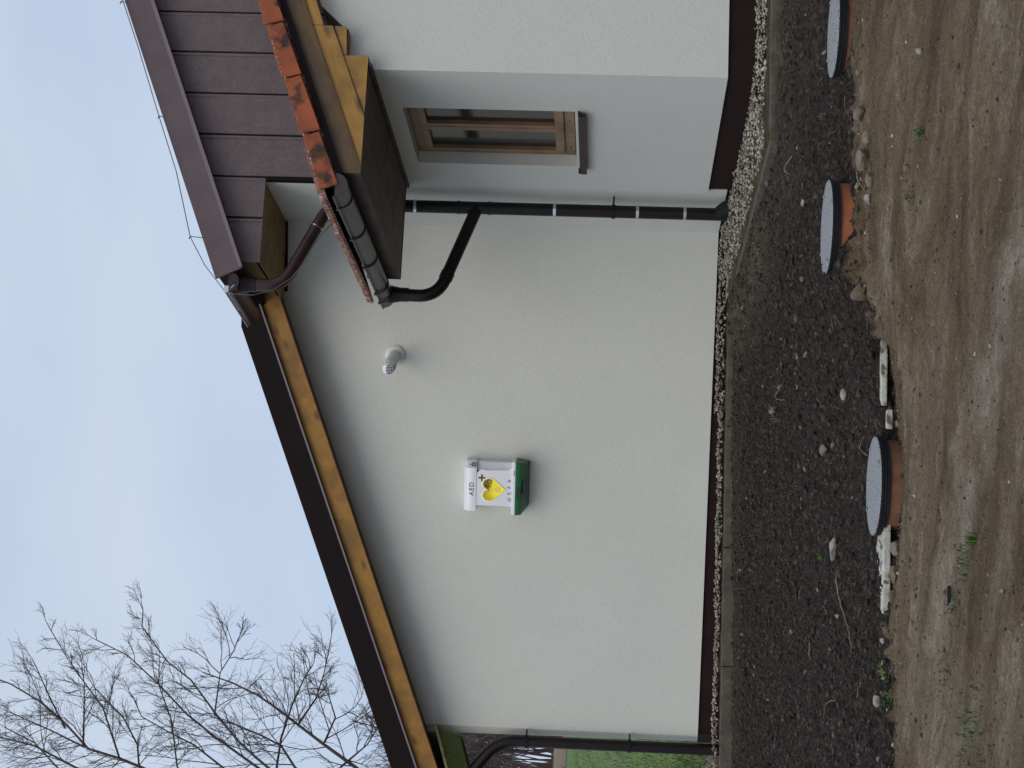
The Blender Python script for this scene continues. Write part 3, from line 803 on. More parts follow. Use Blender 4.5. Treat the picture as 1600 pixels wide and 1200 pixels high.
# --- left downpipe at the gable corner
lx, ly = 0.500, 15.56
lp = hb(MB().tube([(lx, ly, 0.5), (lx, ly, 2.0), (lx - .0, ly, 2.26)] + arc((lx, ly, 2.2), (lx, ly, 2.50), (lx - .35, ly + .05, 2.78), .17, 8) + [(lx - .6, ly + .1, 2.98)], PR, 24), 'downpipe', M['pipe'], smooth=True)
for z in (2.26, 1.38):
    bracket((lx, ly, z), (1, 0.1, 0), lp, .05)

# --- porch (annex) roof
EZ = 3.25; YF = 10.60; YBK = 12.88
for i in range(5):
    a = 3.83 + i * 0.147
    hb(MB().box((a, YF + .01, EZ + .002 * (i % 2)), (a + .1445, YBK, EZ + .02)), 'soffit_board', M['soffit'])
hb(MB().box((3.80, YF + .012, EZ - .004), (3.828, YBK, 3.47)), 'eave_board', M['soffit'])
hb(MB().box((3.80, YBK + .001, EZ - .004), (X0 + .03, YBK + .028, 3.50)), 'end_board', M['soffit'])
hb(MB().box((X0 - .022, YD - .10, EZ - .022), (X0 - .0005, YW, EZ - .0045)), 'cover_strip', M['soffit'])
def zfl(x): return 3.394 + 0.385 * (x - 3.858)          # flashing line
def zla(x): return 3.262 + 0.385 * (x - 3.85)
xr = 6.6
hb(MB().prism([(3.80, EZ - .004), (3.80, zfl(3.80) - .01), (xr, zfl(xr) - .01), (xr, zla(xr)), (3.835, EZ - .004)], XZ, YF - .025, YF + .004), 'barge_board', M['pine_d'])
hb(MB().prism([(3.84, EZ - .002), (4.18, EZ - .002), (4.803, 3.492), (4.803, 3.645), (3.845, 3.262)], XZ, YF - .012, YF + .006), 'barge_board', M['pine'])
hb(MB().prism([(4.807, 3.55), (xr, 3.55 + .365 * (xr - 4.807)), (xr, zla(xr) + .02), (4.807, zla(4.807) + .02)], XZ, YF - .010, YF + .006), 'barge_board', M['pine'])
hb(MB().prism([(4.19, EZ), (4.606, EZ), (4.603, 3.409)], XZ, YF - .002, YF + .03), 'gable_board', M['pine'])
hb(MB().prism([(4.609, 3.392), (4.806, 3.405), (4.806, 3.485), (4.609, 3.409)], XZ, YF + .002, YF + .03), 'gable_board', M['pine'])
hb(MB().box((4.575, YF + .031, EZ), (4.606, YD - .006, 3.385)), 'gable_board', M['pine_d'])
hb(MB().box((4.63, YF + .031, 3.395), (4.80, YD - .006, 3.42)), 'gable_board', M['pine_d'])
hb(MB().prism([(4.81, 3.60), (xr, 3.60 + .365 * (xr - 4.81)), (xr, 3.66 + .365 * (xr - 4.81)), (4.81, 3.66)], XZ, YF + .02, YD - .004), 'soffit_board', M['soffit'])
hb(MB().prism([(3.80, zfl(3.80) - .014), (3.77, zfl(3.77) + .028), (xr, zfl(xr) + .028), (xr, zfl(xr) - .014)], XZ, YF - .058, YF - .026), 'verge_flashing', M['fascia'])
proof = hb(MB().prism([(3.72, zfl(3.72) + .030), (xr, zfl(xr) + .030), (xr, zfl(xr) + .055), (3.72, zfl(3.72) + .055)], XZ, YF + .0, YBK + .05), 'porch_roof', M['tile_e'])
# verge tiles, one by one
je = [3.703, 4.065, 4.439, 4.802, 5.168, 5.532, 5.895, 6.26]
for i in range(7):
    a, b_ = je[i], je[i + 1] + .012
    r0_ = random.uniform(-.003, .003)
    zt = lambda x: 3.388 + 0.383 * (x - 3.703)
    b_ -= .026
    la, lb_ = zt(a) - .014 + r0_, zt(b_) - .004 + r0_
    ua, ub = zt(a) + .108 + r0_, zt(b_) + .098 + r0_
    m_ = MB(); nseg = 10
    top = [(a + (b_ - a) * k_ / nseg, ua + (ub - ua) * k_ / nseg + random.uniform(-.005, .006)) for k_ in range(nseg, -1, -1)]
    bot = [(a + (b_ - a) * k_ / 4, la + (lb_ - la) * k_ / 4 + random.uniform(-.001, .001)) for k_ in range(5)]
    top = [(x_ - (.034 if x_ < a + .03 or x_ > b_ - .03 else .034), z_) for x_, z_ in top]
    m_.prism(bot + top, lambda x, z, d, i=i: (x + .0, d - .004 * (i % 2), z), YF - .086, YF - .060)
    hb(m_, 'verge_tile', M['tile'], parent=proof, bevel=0.0035)
    m2 = MB()
    for k_ in range(44):
        x_ = a + (b_ - a) * random.random(); zz_ = ua + (ub - ua) * (x_ - a) / (b_ - a)
        r_ = random.uniform(.004, .010)
        m2.add(ICO_V * [r_ * 1.4, r_, r_] + [x_, YF - .072 + random.uniform(-.012, .012), zz_ + .003], ICO_F.tolist())
    hb(m2, 'lichen', M['lichen'], parent=proof, kind='stuff')
# eave tiles with their ridged noses
def eave_tile(y0):
    m_ = MB()
    w_ = 0.236
    m_.hexa([(3.615, y0, 3.438), (3.95, y0, 3.567), (3.95, y0 + w_, 3.567), (3.615, y0 + w_, 3.438),
             (3.615, y0, 3.462), (3.95, y0, 3.591), (3.95, y0 + w_, 3.591), (3.615, y0 + w_, 3.462)])
    for j in range(4):
        yy_ = y0 + .02 + j * .0595
        m_.hexa([(3.600, yy_, 3.448), (3.95, yy_, 3.59), (3.95, yy_ + .034, 3.59), (3.600, yy_ + .034, 3.448),
                 (3.606, yy_ + .008, 3.487), (3.95, yy_ + .008, 3.616), (3.95, yy_ + .026, 3.616), (3.606, yy_ + .026, 3.487)])
    return m_
for j in range(10):
    hb(eave_tile(10.535 + j * .2375), 'roof_tile', M['tile_e'], parent=proof)
pt = None
for rw in range(1, 9):
    for j in range(10):
        if pt is None:
            pt = hb(eave_tile(10.535), 'roof_tile', M['tile_e'], parent=proof); pt.location = Vector((.31, .03, .31 * .385 - .022)); continue
        o = pt.copy(); C.objects.link(o); o.parent = proof
        o.location = Vector((.31 * rw, j * .2375 + .03, .31 * rw * .385 - .022))
# porch gutter
GXc, GZc, GR = 3.700, 3.392, 0.078
pg = gutter(10.53, 13.12, GXc, GXc + .012, GZc, GR, M['gutter'], 'porch_gutter')
hb(halfdisc(GXc, 10.527, GZc, GR + .001, 0.005), 'end_cap', M['gutter_cap'], parent=pg)
hb(halfdisc(GXc + .012, 13.123, GZc, GR + .001, 0.005), 'end_cap', M['gutter'], parent=pg)
hb(MB().tube([(GXc - GR - .003, 10.52, GZc + .004), (GXc - GR + .009, 13.13, GZc + .004)], .0085, 8), 'gutter_bead', M['gutter'], parent=pg, smooth=True)
for y in (10.74, 11.38, 12.03, 12.69, 12.93):
    hb(halfring(GXc + .004, y, GZc, GR + .0005, .022), 'gutter_bracket', M['black'], parent=pg, smooth=True)
    hb(MB().box((GXc - GR - .014, y - .014, GZc - .01), (GXc - GR + .002, y + .014, GZc + .018)), 'bracket_clip', M['gutter_cap'], parent=pg)
hb(MB().lathe([(0.070, 0.08), (0.066, 0.04), (0.054, -0.02), (0.054, -0.08), (0.05, -0.08)], (bx, by, 3.275), 20), 'outlet', M['pipe'], parent=pg, smooth=True)

# --- open roof overhang behind the left corner, seen from below
for i in range(5):
    xa_ = .60 - i * .215
    hb(MB().hexa([(xa_ - .212, 15.45, 3.03 - .33 * (.60 - xa_ + .212)), (xa_, 15.45, 3.03 - .33 * (.60 - xa_)), (xa_, 18.3, 3.045 - .33 * (.6 - xa_)), (xa_ - .212, 18.3, 3.045 - .33 * (.6 - xa_ + .212)),
                  (xa_ - .212, 15.45, 3.05 - .33 * (.60 - xa_ + .212)), (xa_, 15.45, 3.05 - .33 * (.60 - xa_)), (xa_, 18.3, 3.065 - .33 * (.6 - xa_)), (xa_ - .212, 18.3, 3.065 - .33 * (.6 - xa_ + .212))]),
       'overhang_board', M['soffit_g'])
hb(MB().hexa([(-.48, 15.9, 2.78), (.60, 15.9, 3.14), (.60, 18.30, 3.15), (-.48, 18.30, 2.79), (-.48, 15.9, 2.84), (.60, 15.9, 3.20), (.60, 18.30, 3.21), (-.48, 18.30, 2.85)]), 'overhang_roof', M['fascia'])
hb(MB().hexa([(-.5, 18.305, 2.66), (.62, 18.305, 3.03), (.62, 18.335, 3.03), (-.5, 18.335, 2.66), (-.5, 18.305, 2.76), (.62, 18.305, 3.13), (.62, 18.335, 3.13), (-.5, 18.335, 2.76)]), 'overhang_edge', M['soffit'])

# ------------------------------------------------------------------ lightning conductor
def zr2(x): return zr(x)
wp = [(7.0, 12.87, zr(7.0) + .015), (5.60, 12.87, zr(5.6) + .012), (5.045, 12.87, 5.205), (4.6, 12.87, 5.030), (4.075, 12.87, 4.875), (3.85, 12.86, 4.74), (3.655, 12.85, 4.575), (3.63, 12.86, 4.50),
      (3.64, 12.90, 4.36), (3.70, 12.95, 4.22), (3.80, 12.98, 4.10), (3.95, 13.0, 4.0), (4.12, 13.02, 3.93), (4.26, 13.05, 3.84), (4.32, 13.1, 3.74), (4.33, 13.12, 3.55)]
lc = empty('lightning_conductor', (5.6, 12.87, zr(5.6)), 'thin grey lightning conductor wire along the upper verge, looping down beside the swan-neck pipe', 'wire')
MB().tube(wp, .0042, 6).build('wire', M['copper'], lc)
for x_, zt_ in ((5.045, 5.205), (4.075, 4.875), (6.0, zr(6) + .03)):
    MB().tube([(x_, 12.88, zr(x_) - .01), (x_ + .005, 12.87, zt_)], .0035, 6).tube([(x_ - .014, 12.87, zt_ + .009), (x_ + .01, 12.87, zt_ - .004)], .005, 6).build('wire_holder', M['copper'], lc)
MB().box((3.64, 12.84, 4.54), (3.69, 12.875, 4.575)).tube([(3.63, 12.85, 4.56), (3.70, 12.86, 4.50)], .009, 8).build('wire_clamp', M['steel'], lc)

# ================================================================== AED cabinet
AS, AZ = 2.120, 2.614
aed = empty('defibrillator_cabinet', B(AS, 0, AZ - .3), 'white defibrillator wall cabinet with green base and yellow heart window on the gable wall', 'cabinet')
def A(a, b, d): return B(AS - a + 0.0, d, AZ + b)       # a to the right, b up, d out of the wall
def Ap(a, b, d): return A(a, b, d)
def rprism(name, prof, a0, a1, m, bev=.012, parent=aed):
    """prof: (d,b) outline extruded along a"""
    return MB().prism(prof, lambda d, b, a: A(a, b, d), a0, a1).build(name, m, parent, smooth=True, bevel=bev)
D1 = 0.185
top_prof = [(0.0, .222), (D1 - .07, .222)] + [(D1 - .07 + .07 * math.sin(t_), .152 + .07 * math.cos(t_)) for t_ in (0.3, .6, .9, 1.2, 1.57)] + [(D1, .112), (0.0, .112)]
tb_ = MB().prism(top_prof, lambda d, b, a: A(a, b, d), -.206, .160)
n0_ = len(top_prof)
tb_.add([A(.1602, b, d) for d, b in top_prof] + [A(.206, b - (.012 if b > .2 else 0), d * .66) for d, b in top_prof],
        [tuple(range(2 * n0_ - 1, n0_ - 1, -1))] + [(i, (i + 1) % n0_, n0_ + (i + 1) % n0_, n0_ + i) for i in range(n0_)])
tb_.build('top_band', M['white'], aed, smooth=True, bevel=.004)
rprism('back_box', [(0, .109), (D1 - .075, .109), (D1 - .075, -.178), (0, -.178)], -.150, .200, M['white'], .008)
# front panel with a heart-shaped opening
def curve_mesh(splines, ext=0.0, bev=0.0):
    cu = bpy.data.curves.new('c', 'CURVE'); cu.dimensions = '2D'; cu.fill_mode = 'BOTH'
    cu.extrude = ext
    for pts in splines:
        sp = cu.splines.new('POLY'); sp.points.add(len(pts) - 1); sp.use_cyclic_u = True
        for p_, c_ in zip(sp.points, pts): p_.co = (c_[0], c_[1], 0, 1)
    ob = bpy.data.objects.new('c', cu); C.objects.link(ob)
    bpy.context.view_layer.update()
    me = bpy.data.meshes.new_from_object(ob.evaluated_get(bpy.context.evaluated_depsgraph_get()))
    bpy.data.objects.remove(ob); bpy.data.curves.remove(cu)
    return me
def text_mesh(s, size, ext=0.0012, spacing=1.0):
    cu = bpy.data.curves.new('t', 'FONT'); cu.body = s; cu.size = size; cu.extrude = ext
    cu.align_x = 'CENTER'; cu.align_y = 'CENTER'; cu.space_character = spacing; cu.resolution_u = 3
    ob = bpy.data.objects.new('t', cu); C.objects.link(ob)
    bpy.context.view_layer.update()
    me = bpy.data.meshes.new_from_object(ob.evaluated_get(bpy.context.evaluated_depsgraph_get()))
    bpy.data.objects.remove(ob); bpy.data.curves.remove(cu)
    return me
def place(me, name, m, fn, parent=aed):
    off = root_loc(parent)
    for v in me.vertices:
        p = Vector(fn(v.co.x, v.co.y, v.co.z)) - off
        v.co = p
    me.materials.clear(); me.materials.append(m); me.update()
    me.name = name
    o = bpy.data.objects.new(name, me); o.parent = parent; C.objects.link(o)
    return o
HX, HB = -.019, -.040
def heart(k, cx, cy, n_=48):
    out = []
    for i in range(n_):
        t_ = 2 * math.pi * i / n_
        x_ = 16 * math.sin(t_) ** 3
        y_ = 13 * math.cos(t_) - 5 * math.cos(2 * t_) - 2 * math.cos(3 * t_) - math.cos(4 * t_)
        out.append((cx + k * x_ / 32, cy + k * 1.05 * (y_ + 2.5) / 29))
    return out
HK = 0.188
rect = [(-.156, -.180), (.168, -.180), (.150, -.150), (.143, .02), (.150, .075), (.120, .110), (-.156, .110)]
place(curve_mesh([rect, heart(HK, HX, HB)], .012), 'front_panel', M['white'], lambda x, y, z: A(x, y, D1 - .013 + z))
fl = MB()
for (a0, a1) in ((-.156, -.150),):
    fl.box((a0, -.180, D1 - .074), (a1, .110, D1 - .026), lambda a, b, d: A(a, b, d))
fl.hexa([A(.143, -.18, D1 - .025), A(.200, -.18, D1 - .076), A(.197, -.18, D1 - .082), A(.138, -.18, D1 - .030),
         A(.143, .109, D1 - .025), A(.200, .109, D1 - .076), A(.197, .109, D1 - .082), A(.138, .109, D1 - .030)])
fl.build('side_panel', M['white'], aed)
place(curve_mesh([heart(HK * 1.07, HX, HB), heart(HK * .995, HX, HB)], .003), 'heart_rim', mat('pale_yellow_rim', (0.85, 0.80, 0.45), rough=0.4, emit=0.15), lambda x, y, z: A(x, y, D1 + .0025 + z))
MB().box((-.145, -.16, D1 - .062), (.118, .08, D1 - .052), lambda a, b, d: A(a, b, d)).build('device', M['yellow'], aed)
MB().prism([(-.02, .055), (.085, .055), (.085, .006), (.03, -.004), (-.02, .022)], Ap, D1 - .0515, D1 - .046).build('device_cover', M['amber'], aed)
place(text_mesh('AED', .058, .001, 1.0), 'device_lettering', M['inkb'], lambda x, y, z: A(HX + .028 + x * .9, HB + .052 + y - .22 * x, D1 - .044 + z))
MB().lathe([(0.001, 0), (.020, 0.001), (.024, -.004)], A(HX - .01, HB - .018, D1 - .047), 20, NV).build('device_button', mat('yellow_button', (0.75, 0.78, 0.25), rough=0.35), aed)
# green base
rprism('base_rim', [(0, -.181), (D1 + .012, -.181), (D1 + .014, -.212), (0, -.212)], -.224, .222, M['white'], .006)
gb = MB()
gb.add([A(-.228, -.2125, D1 + .018), A(.222, -.2125, D1 + .018), A(.222, -.2125, 0), A(-.228, -.2125, 0),
        A(-.222, -.262, D1 + .012), A(.216, -.262, D1 + .012), A(.205, -.318, .03), A(-.175, -.318, .03), A(.205, -.318, 0), A(-.175, -.318, 0), ],
       [(0, 1, 2, 3), (0, 4, 5, 1), (4, 7, 6, 5), (7, 9, 8, 6), (1, 5, 6, 8, 2), (0, 3, 9, 7, 4), (2, 8, 9, 3)])
gb.build('green_base', M['green'], aed, bevel=.004, smooth=True)
MB().box((-.085, -.257, D1 + .014), (.012, -.222, D1 + .020), Ap).build('handle_recess', M['dgreen'], aed)
MB().hexa([A(-.045, -.268, D1 - .002), A(.068, -.268, D1 - .002), A(.055, -.300, D1 - .082), A(-.03, -.300, D1 - .082),
           A(-.045, -.274, D1 + .004), A(.068, -.274, D1 + .004), A(.055, -.306, D1 - .080), A(-.03, -.306, D1 - .080)]).build('base_latch', M['dgreen'], aed)
# print on the cabinet
place(text_mesh('AED', .056, .0006, 1.15), 'lettering', M['ink'], lambda x, y, z: A(-.018 + x, .152 + y, D1 + .001 + z))
MB().box((.050, .062, D1 - .0005), (.108, .0755, D1 + .0012), Ap).box((.0722, .040, D1 - .0005), (.0858, .0975, D1 + .0013), Ap).build('cross', M['inkb'], aed)
ic = MB()
def bar(m_, p, q, w_=.0028):
    p = Vector((p[0], p[1])); q = Vector((q[0], q[1])); d = (q - p).normalized(); e = Vector((-d.y, d.x)) * w_
    m_.prism([tuple(p + e), tuple(p - e), tuple(q - e), tuple(q + e)], Ap, D1 - .0006, D1 + .0011)
# four small instruction pictograms in a row
icons = [(-.098, [((-.010, .012), (-.010, -.008)), ((.008, .012), (.008, -.010)), ((-.010, -.010), (.006, -.010))]),
         (-.050, [((-.012, .012), (.000, .004)), ((.000, .004), (.012, .012)), ((-.006, -.008), (.010, -.004))]),
         (.002, [((-.010, -.010), (.008, -.010)), ((-.008, -.002), (.004, .004)), ((.006, -.004), (.010, .006)), ((-.002, .012), (.004, .014))]),
         (.058, [((-.010, -.010), (.010, -.010)), ((-.010, -.003), (.010, -.003)), ((-.010, .009), (.008, .009)), ((.010, -.010), (.010, -.003))])]
for cx_, bars in icons:
    for p_, q_ in bars: bar(ic, (cx_ + p_[0], -.158 + p_[1]), (cx_ + q_[0], -.158 + q_[1]))
ic.build('pictograms', M['inkg'], aed)
rl = MB(); bar(rl, (-.125, -.1765), (-.085, -.1765), .0012); bar(rl, (-.06, -.1765), (-.03, -.1765), .0008); rl.build('red_line', M['inkr'], aed)
sl = MB()
for i_ in range(4):
    sl.box((.112 + i_ * .010, -.204, D1 + .0135), (.119 + i_ * .010, -.197, D1 + .0160), Ap)
sl.build('small_lettering', M['ink'], aed)
def chf(t, b, off=.0022):      # a point on the chamfered right end of the top band
    return A(.1602 + .0458 * t + off * .8, b, D1 * (1 - .34 * t) + off)
rs = MB(); n_ = 16
vs_ = [chf(.52 + .30 * math.sin(6.2832 * i / n_), .142 + .016 * math.cos(6.2832 * i / n_)) for i in range(n_)] + \
      [chf(.52 + .17 * math.sin(6.2832 * i / n_), .142 + .009 * math.cos(6.2832 * i / n_)) for i in range(n_)]
rs.add(vs_, [(i, (i + 1) % n_, n_ + (i + 1) % n_, n_ + i) for i in range(n_)])
rs.add([chf(.15, .120), chf(.85, .120), chf(.85, .124), chf(.15, .124)], [(0, 1, 2, 3)])
rs.add([chf(.35, .164), chf(.5, .172), chf(.62, .168), chf(.46, .160)], [(0, 1, 2, 3)])
rs.build('side_logo', M['ink'], aed)

# ================================================================== flue vent
p0 = Vector(B(1.060, 0, 3.445)); p1 = Vector(B(1.135, .34, 3.462))
vd = (p1 - p0).normalized()
vent = empty('flue_vent', p0, 'white round flue pipe with slotted end sticking out high on the gable wall', 'vent pipe')
MB().lathe([(.083, 0), (.083, .012), (.06, .022), (.05, .022)], B(1.060, .001, 3.445), 28, NV).build('wall_rosette', M['ventw'], vent, smooth=True)
L_ = (p1 - p0).length
MB().lathe([(.0, .0), (.049, .0), (.049, L_ * .62), (.055, L_ * .62), (.055, L_ * .72), (.052, L_ * .74)], p0, 28, vd).build('flue_pipe', M['ventw'], vent, smooth=True)
MB().lathe([(.052, L_ * .74), (.050, L_ * .9), (.044, L_ * .985), (.03, L_), (.0, L_)], p0, 28, vd).build('end_cap', mat('bright_white_cap', (0.78, 0.80, 0.82), rough=0.35), vent, smooth=True)
sd_ = vd.cross(Vector((0, 0, 1))).normalized(); su = sd_.cross(vd)
for i_ in range(6):
    o_ = (i_ - 2.5) * .0135
    hh = math.sqrt(max(.0001, .040 ** 2 - o_ ** 2))
    c_ = p0 + vd * (L_ + .0015)
    # slots in the end face, wrapping back along the lower half
    pts = [c_ + sd_ * o_ + su * (hh * .35), c_ + sd_ * o_ - su * hh]
    MB().hexa([pts[0] - sd_ * .004 - vd * .006, pts[0] + sd_ * .004 - vd * .006, pts[1] + sd_ * .004 - vd * .01, pts[1] - sd_ * .004 - vd * .01,
               pts[0] - sd_ * .004 + vd * .001, pts[0] + sd_ * .004 + vd * .001, pts[1] + sd_ * .004 + vd * .001, pts[1] - sd_ * .004 + vd * .001]).build('slot', M['ink'], vent)
for i_ in range(5):
    a_ = -1.9 + i_ * .42
    e_ = (sd_ * math.cos(a_) + su * math.sin(a_)); tg = (-sd_ * math.sin(a_) + su * math.cos(a_)) * .0045
    c0 = p0 + vd * (L_ * .80) + e_ * .0505; c1 = p0 + vd * (L_ * .955) + e_ * .0465
    MB().hexa([c0 - tg, c0 + tg, c1 + tg, c1 - tg, c0 - tg + e_ * .003, c0 + tg + e_ * .003, c1 + tg + e_ * .003, c1 - tg + e_ * .003]).build('slot', M['ink'], vent)

# ================================================================== kerb stones
kerb = empty('concrete_kerb', (KX, 12.0, .7), 'low grey concrete edging kerb between the gravel strip and the dark soil', 'kerb')
def kstone(p, q, z0, z1, gap=.004):
    p = Vector((p[0], p[1], 0)); q = Vector((q[0], q[1], 0)); d = (q - p); L = d.length; d.normalize()
    e = Vector((-d.y, d.x, 0))
    p = p + d * gap; q = q - d * gap
    # e points to the soil side for the order used here
    v_ = [p - e * .0, q - e * .0, q + e * .05, p + e * .05]
    m_ = MB().hexa([(*v_[0][:2], z0 - .25), (*v_[1][:2], z1 - .25), (*v_[2][:2], z1 - .25), (*v_[3][:2], z0 - .25),
                    (*v_[0][:2], z0), (*v_[1][:2], z1), (*v_[2][:2], z1), (*v_[3][:2], z0)])
    m_.build('kerb_stone', M['kerb'], kerb, bevel=.007)
def ztf(s): return 0.721 - .0225 * (s - .6)
s_ = .479; i_ = 0
while s_ < 7.4:
    p = B(s_, KB, 0); q_ = B(s_ + 1.0, KB, 0)
    kstone(p, q_, ztf(s_) + .002, ztf(s_ + 1) + .002); s_ += 1.0
y_ = KY
ystops = [KY, 11.2, 12.2, 13.2, K1[1]]
for a, b_ in zip(ystops[:-1], ystops[1:]):
    kstone((KX, a), (KX, b_), .722, .722)
for a in range(3):
    kstone((KX + .05 + a * 1.0, KY), (KX + .05 + (a + 1) * 1.0, KY), .722, .722)

# ================================================================== inspection chambers
def chamber(x, y, ztop, zbase, label, om, tilt=0.0, r=.255):
    e = empty('inspection_chamber', (x, y, zbase), label, 'manhole', 'round inspection chambers along the edge of the soil bed')
    ax = Vector((tilt, 0, 1)).normalized()
    h = .105
    lid = MB().lathe([(0.0, .004), (r * .5, .003), (r - .04, .001), (r - .006, 0.0), (r - .004, -.004), (r - .02, -.006)], (x, y, ztop), 64, ax)
    lo = lid.build('cover', M['lid'], e, smooth=True)
    MB().lathe([(r - .02, -.0055), (r - .001, -.0045), (r, -.012), (r - .001, -.018), (r - .006, -.020), (r - .004, -.030), (r - .008, -.034), (r - .008, -.050), (r - .03, -.052)], (x, y, ztop), 64, ax).build('rubber_collar', M['black'], e, smooth=True)
    MB().lathe([(r - .020, -.048), (r - .020, -.30)], (x, y, ztop), 64, ax).build('riser_pipe', om, e, smooth=True)
    # raised studs on the cover, in rings
    for a_ in range(4):
        t_ = a_ * math.pi / 2 + .4
        c_ = Vector((x, y, ztop)) + Vector((math.cos(t_) * (r - .035), math.sin(t_) * (r - .035), .003))
        MB().lathe([(0.0, .006), (.010, .004), (.012, 0)], c_, 10).build('cover_bolt', M['lid'], e)
    return e
chamber(1.635, 9.0, .280, .20, 'round grey-lidded inspection chamber on an orange pipe, leftmost of three and beside the white board', M['orange2'])
chamber(3.035, 9.10, .512, .42, 'round grey-lidded inspection chamber half buried in soil, middle of three, bright orange pipe', M['orange'], 0.0)
chamber(4.115, 9.0, .494, .41, 'round grey-lidded inspection chamber at the frame edge, rightmost of three, with muddy brown pipe', M['orange2'])

# ================================================================== stones, boards, sticks, plants
def rock(x, y, r, m, label, sx=1.0, sy=1.0, sz=.7, lift=.3, group=None, seed=0):
    rr = np.random.default_rng(seed)
    bm = bmesh.new(); bmesh.ops.create_icosphere(bm, subdivisions=2, radius=1)
    dirs = rr.standard_normal((9, 3)); dirs /= np.linalg.norm(dirs, axis=1)[:, None]; cut = rr.uniform(.45, .8, 9)
    for v in bm.verts:
        p = np.array(v.co)
        for d_, c_ in zip(dirs, cut):
            k_ = p @ d_
            if k_ > c_: p = p - d_ * (k_ - c_) * .9
        v.co = Vector(p * [r * sx, r * sy, r * sz])
    me = bpy.data.meshes.new('stone'); bm.to_mesh(me); bm.free()
    me.materials.append(m)
    o = bpy.data.objects.new('stone', me); C.objects.link(o)
    o.location = (x, y, zat(x, y) + r * sz * lift)
    o.rotation_euler = (0, 0, rr.uniform(0, 6))
    return tag(o, label, 'stone', group)
rock(3.48, 8.62, .055, M['rock'], 'tan angular stone nearest the rightmost inspection chamber at the soil edge', seed=1)
rock(3.36, 8.60, .045, M['rock'], 'small tan stone second in the row between the two right chambers', sy=.8, seed=2)
rock(3.26, 8.66, .070, M['rock'], 'largest tan stone in the row between the two right chambers', sx=1.2, seed=3, sz=.6)
rock(3.14, 8.63, .045, M['rock'], 'brownish stone touching the front of the half buried middle chamber', seed=4)
rock(3.02, 8.60, .038, M['rockw'], 'small grey-white stone below the bright orange pipe', seed=5)
rock(2.60, 8.84, .060, M['rockb'], 'brown pointed stone on the soil edge left of the middle chamber', seed=6, sz=.8)
rock(1.985, 9.86, .038, M['rock'], 'pale round stone on dark soil above the leftmost chamber', seed=7)
rock(1.425, 9.80, .055, M['rockw'], 'pale grey pointed stone on dark soil above the white board', sx=1.5, sy=.7, seed=8, sz=.5)
rock(2.20, 9.40, .034, M['rockw'], 'whitish stone on soil between the middle and leftmost chambers', sx=1.4, sy=.8, seed=9)
rock(1.30, 8.80, .050, M['rock'], 'grey stone just left of the orange pipe at the mud edge', seed=10)
rock(1.16, 8.74, .052, M['rockb'], 'flat yellow-brown stone below the white board', sx=1.3, seed=11, sz=.5)
rock(1.05, 8.76, .040, M['rockb'], 'small brown stone at the left end below the white board', seed=12)
rock(3.46, 7.76, .024, M['rockw'], 'lone pale stone on the mud track in front of the right chamber', seed=13, sz=.9)
rock(3.40, 9.75, .028, M['rockw'], 'small pale stone on soil above the middle chamber', seed=14)
rock(.86, 9.02, .026, M['rockw'], 'small white stone at the soil edge left of the white board', seed=15)
rock(.56, 8.93, .036, M['rockw'], 'grey-white stone near the green weeds at the soil edge', seed=16)
rock(2.95, 7.95, .030, M['rockb'], 'dark brown stone lying on mud below the middle chamber', seed=17)
# half-buried white boards
def board(pts, z, th, label, name='white_board', tilt=0.0):
    c = Vector((sum(p[0] for p in pts) / len(pts), sum(p[1] for p in pts) / len(pts), z))
    m_ = MB().prism(pts, lambda x, y, d: (x, y, z + d + tilt * (x - c.x)), -th, 0)
    o = m_.build(name, M['foam'], None, loc=c, bevel=.006)
    return tag(o, label, 'board')
board([(.98, 8.92), (1.10, 8.885), (1.30, 8.90), (1.435, 8.90), (1.425, 9.12), (1.33, 9.16), (1.17, 9.10), (1.06, 9.06)], .246, .035, 'broken white board lying half buried at the soil edge beside the leftmost chamber', tilt=-.02)
board([(2.02, 8.86), (2.30, 8.83), (2.37, 8.87), (2.28, 8.90), (2.06, 8.91)], .262, .03, 'narrow white strip half buried at the soil edge right of the leftmost chamber')
board([(1.90, 8.85), (2.00, 8.84), (2.0, 8.875), (1.91, 8.89)], .236, .03, 'short white scrap at the soil edge touching the leftmost chamber')
board([(.66, 8.95), (.76, 8.94), (.755, 8.975), (.67, 8.985)], .245, .03, 'thin white scrap at the soil edge beside green weeds')
# roots and sticks
def stick(pts, r, m, label, name='root', cat='root', group=None):
    P3 = []
    for x, y, dz in pts: P3.append((x, y, zat(x, y) + dz))
    # smooth
    Q = []
    for i in range(len(P3) - 1):
        pm = np.array(P3[max(i - 1, 0)]); p0_ = np.array(P3[i]); p1_ = np.array(P3[i + 1]); p2_ = np.array(P3[min(i + 2, len(P3) - 1)])
        for t_ in (0, .2, .4, .6, .8):
            Q.append(tuple(.5 * ((2 * p0_) + (p1_ - pm) * t_ + (2 * pm - 5 * p0_ + 4 * p1_ - p2_) * t_ ** 2 + (3 * p0_ - pm - 3 * p1_ + p2_) * t_ ** 3) + rng.uniform(-r, r, 3) * .35))
    Q.append(P3[-1]); r = r * .6
    rr_ = [r * (1 - .6 * i / len(Q)) for i in range(len(Q))]
    o = MB().tube(Q, rr_, 7).build(name, m, None, loc=Q[0], smooth=True)
    return tag(o, label, cat, group)
stick([(1.30, 9.72, .02), (1.22, 9.62, .03), (1.12, 9.66, .02), (1.00, 9.55, .02), (.90, 9.52, .01), (.84, 9.56, .0)], .008, M['straw'], 'long pale curved root on the dark soil left of the white board')
stick([(.68, 9.44, .01), (.62, 9.50, .02), (.54, 9.48, .01)], .006, M['straw'], 'short pale stick on the soil near the left edge of the frame')
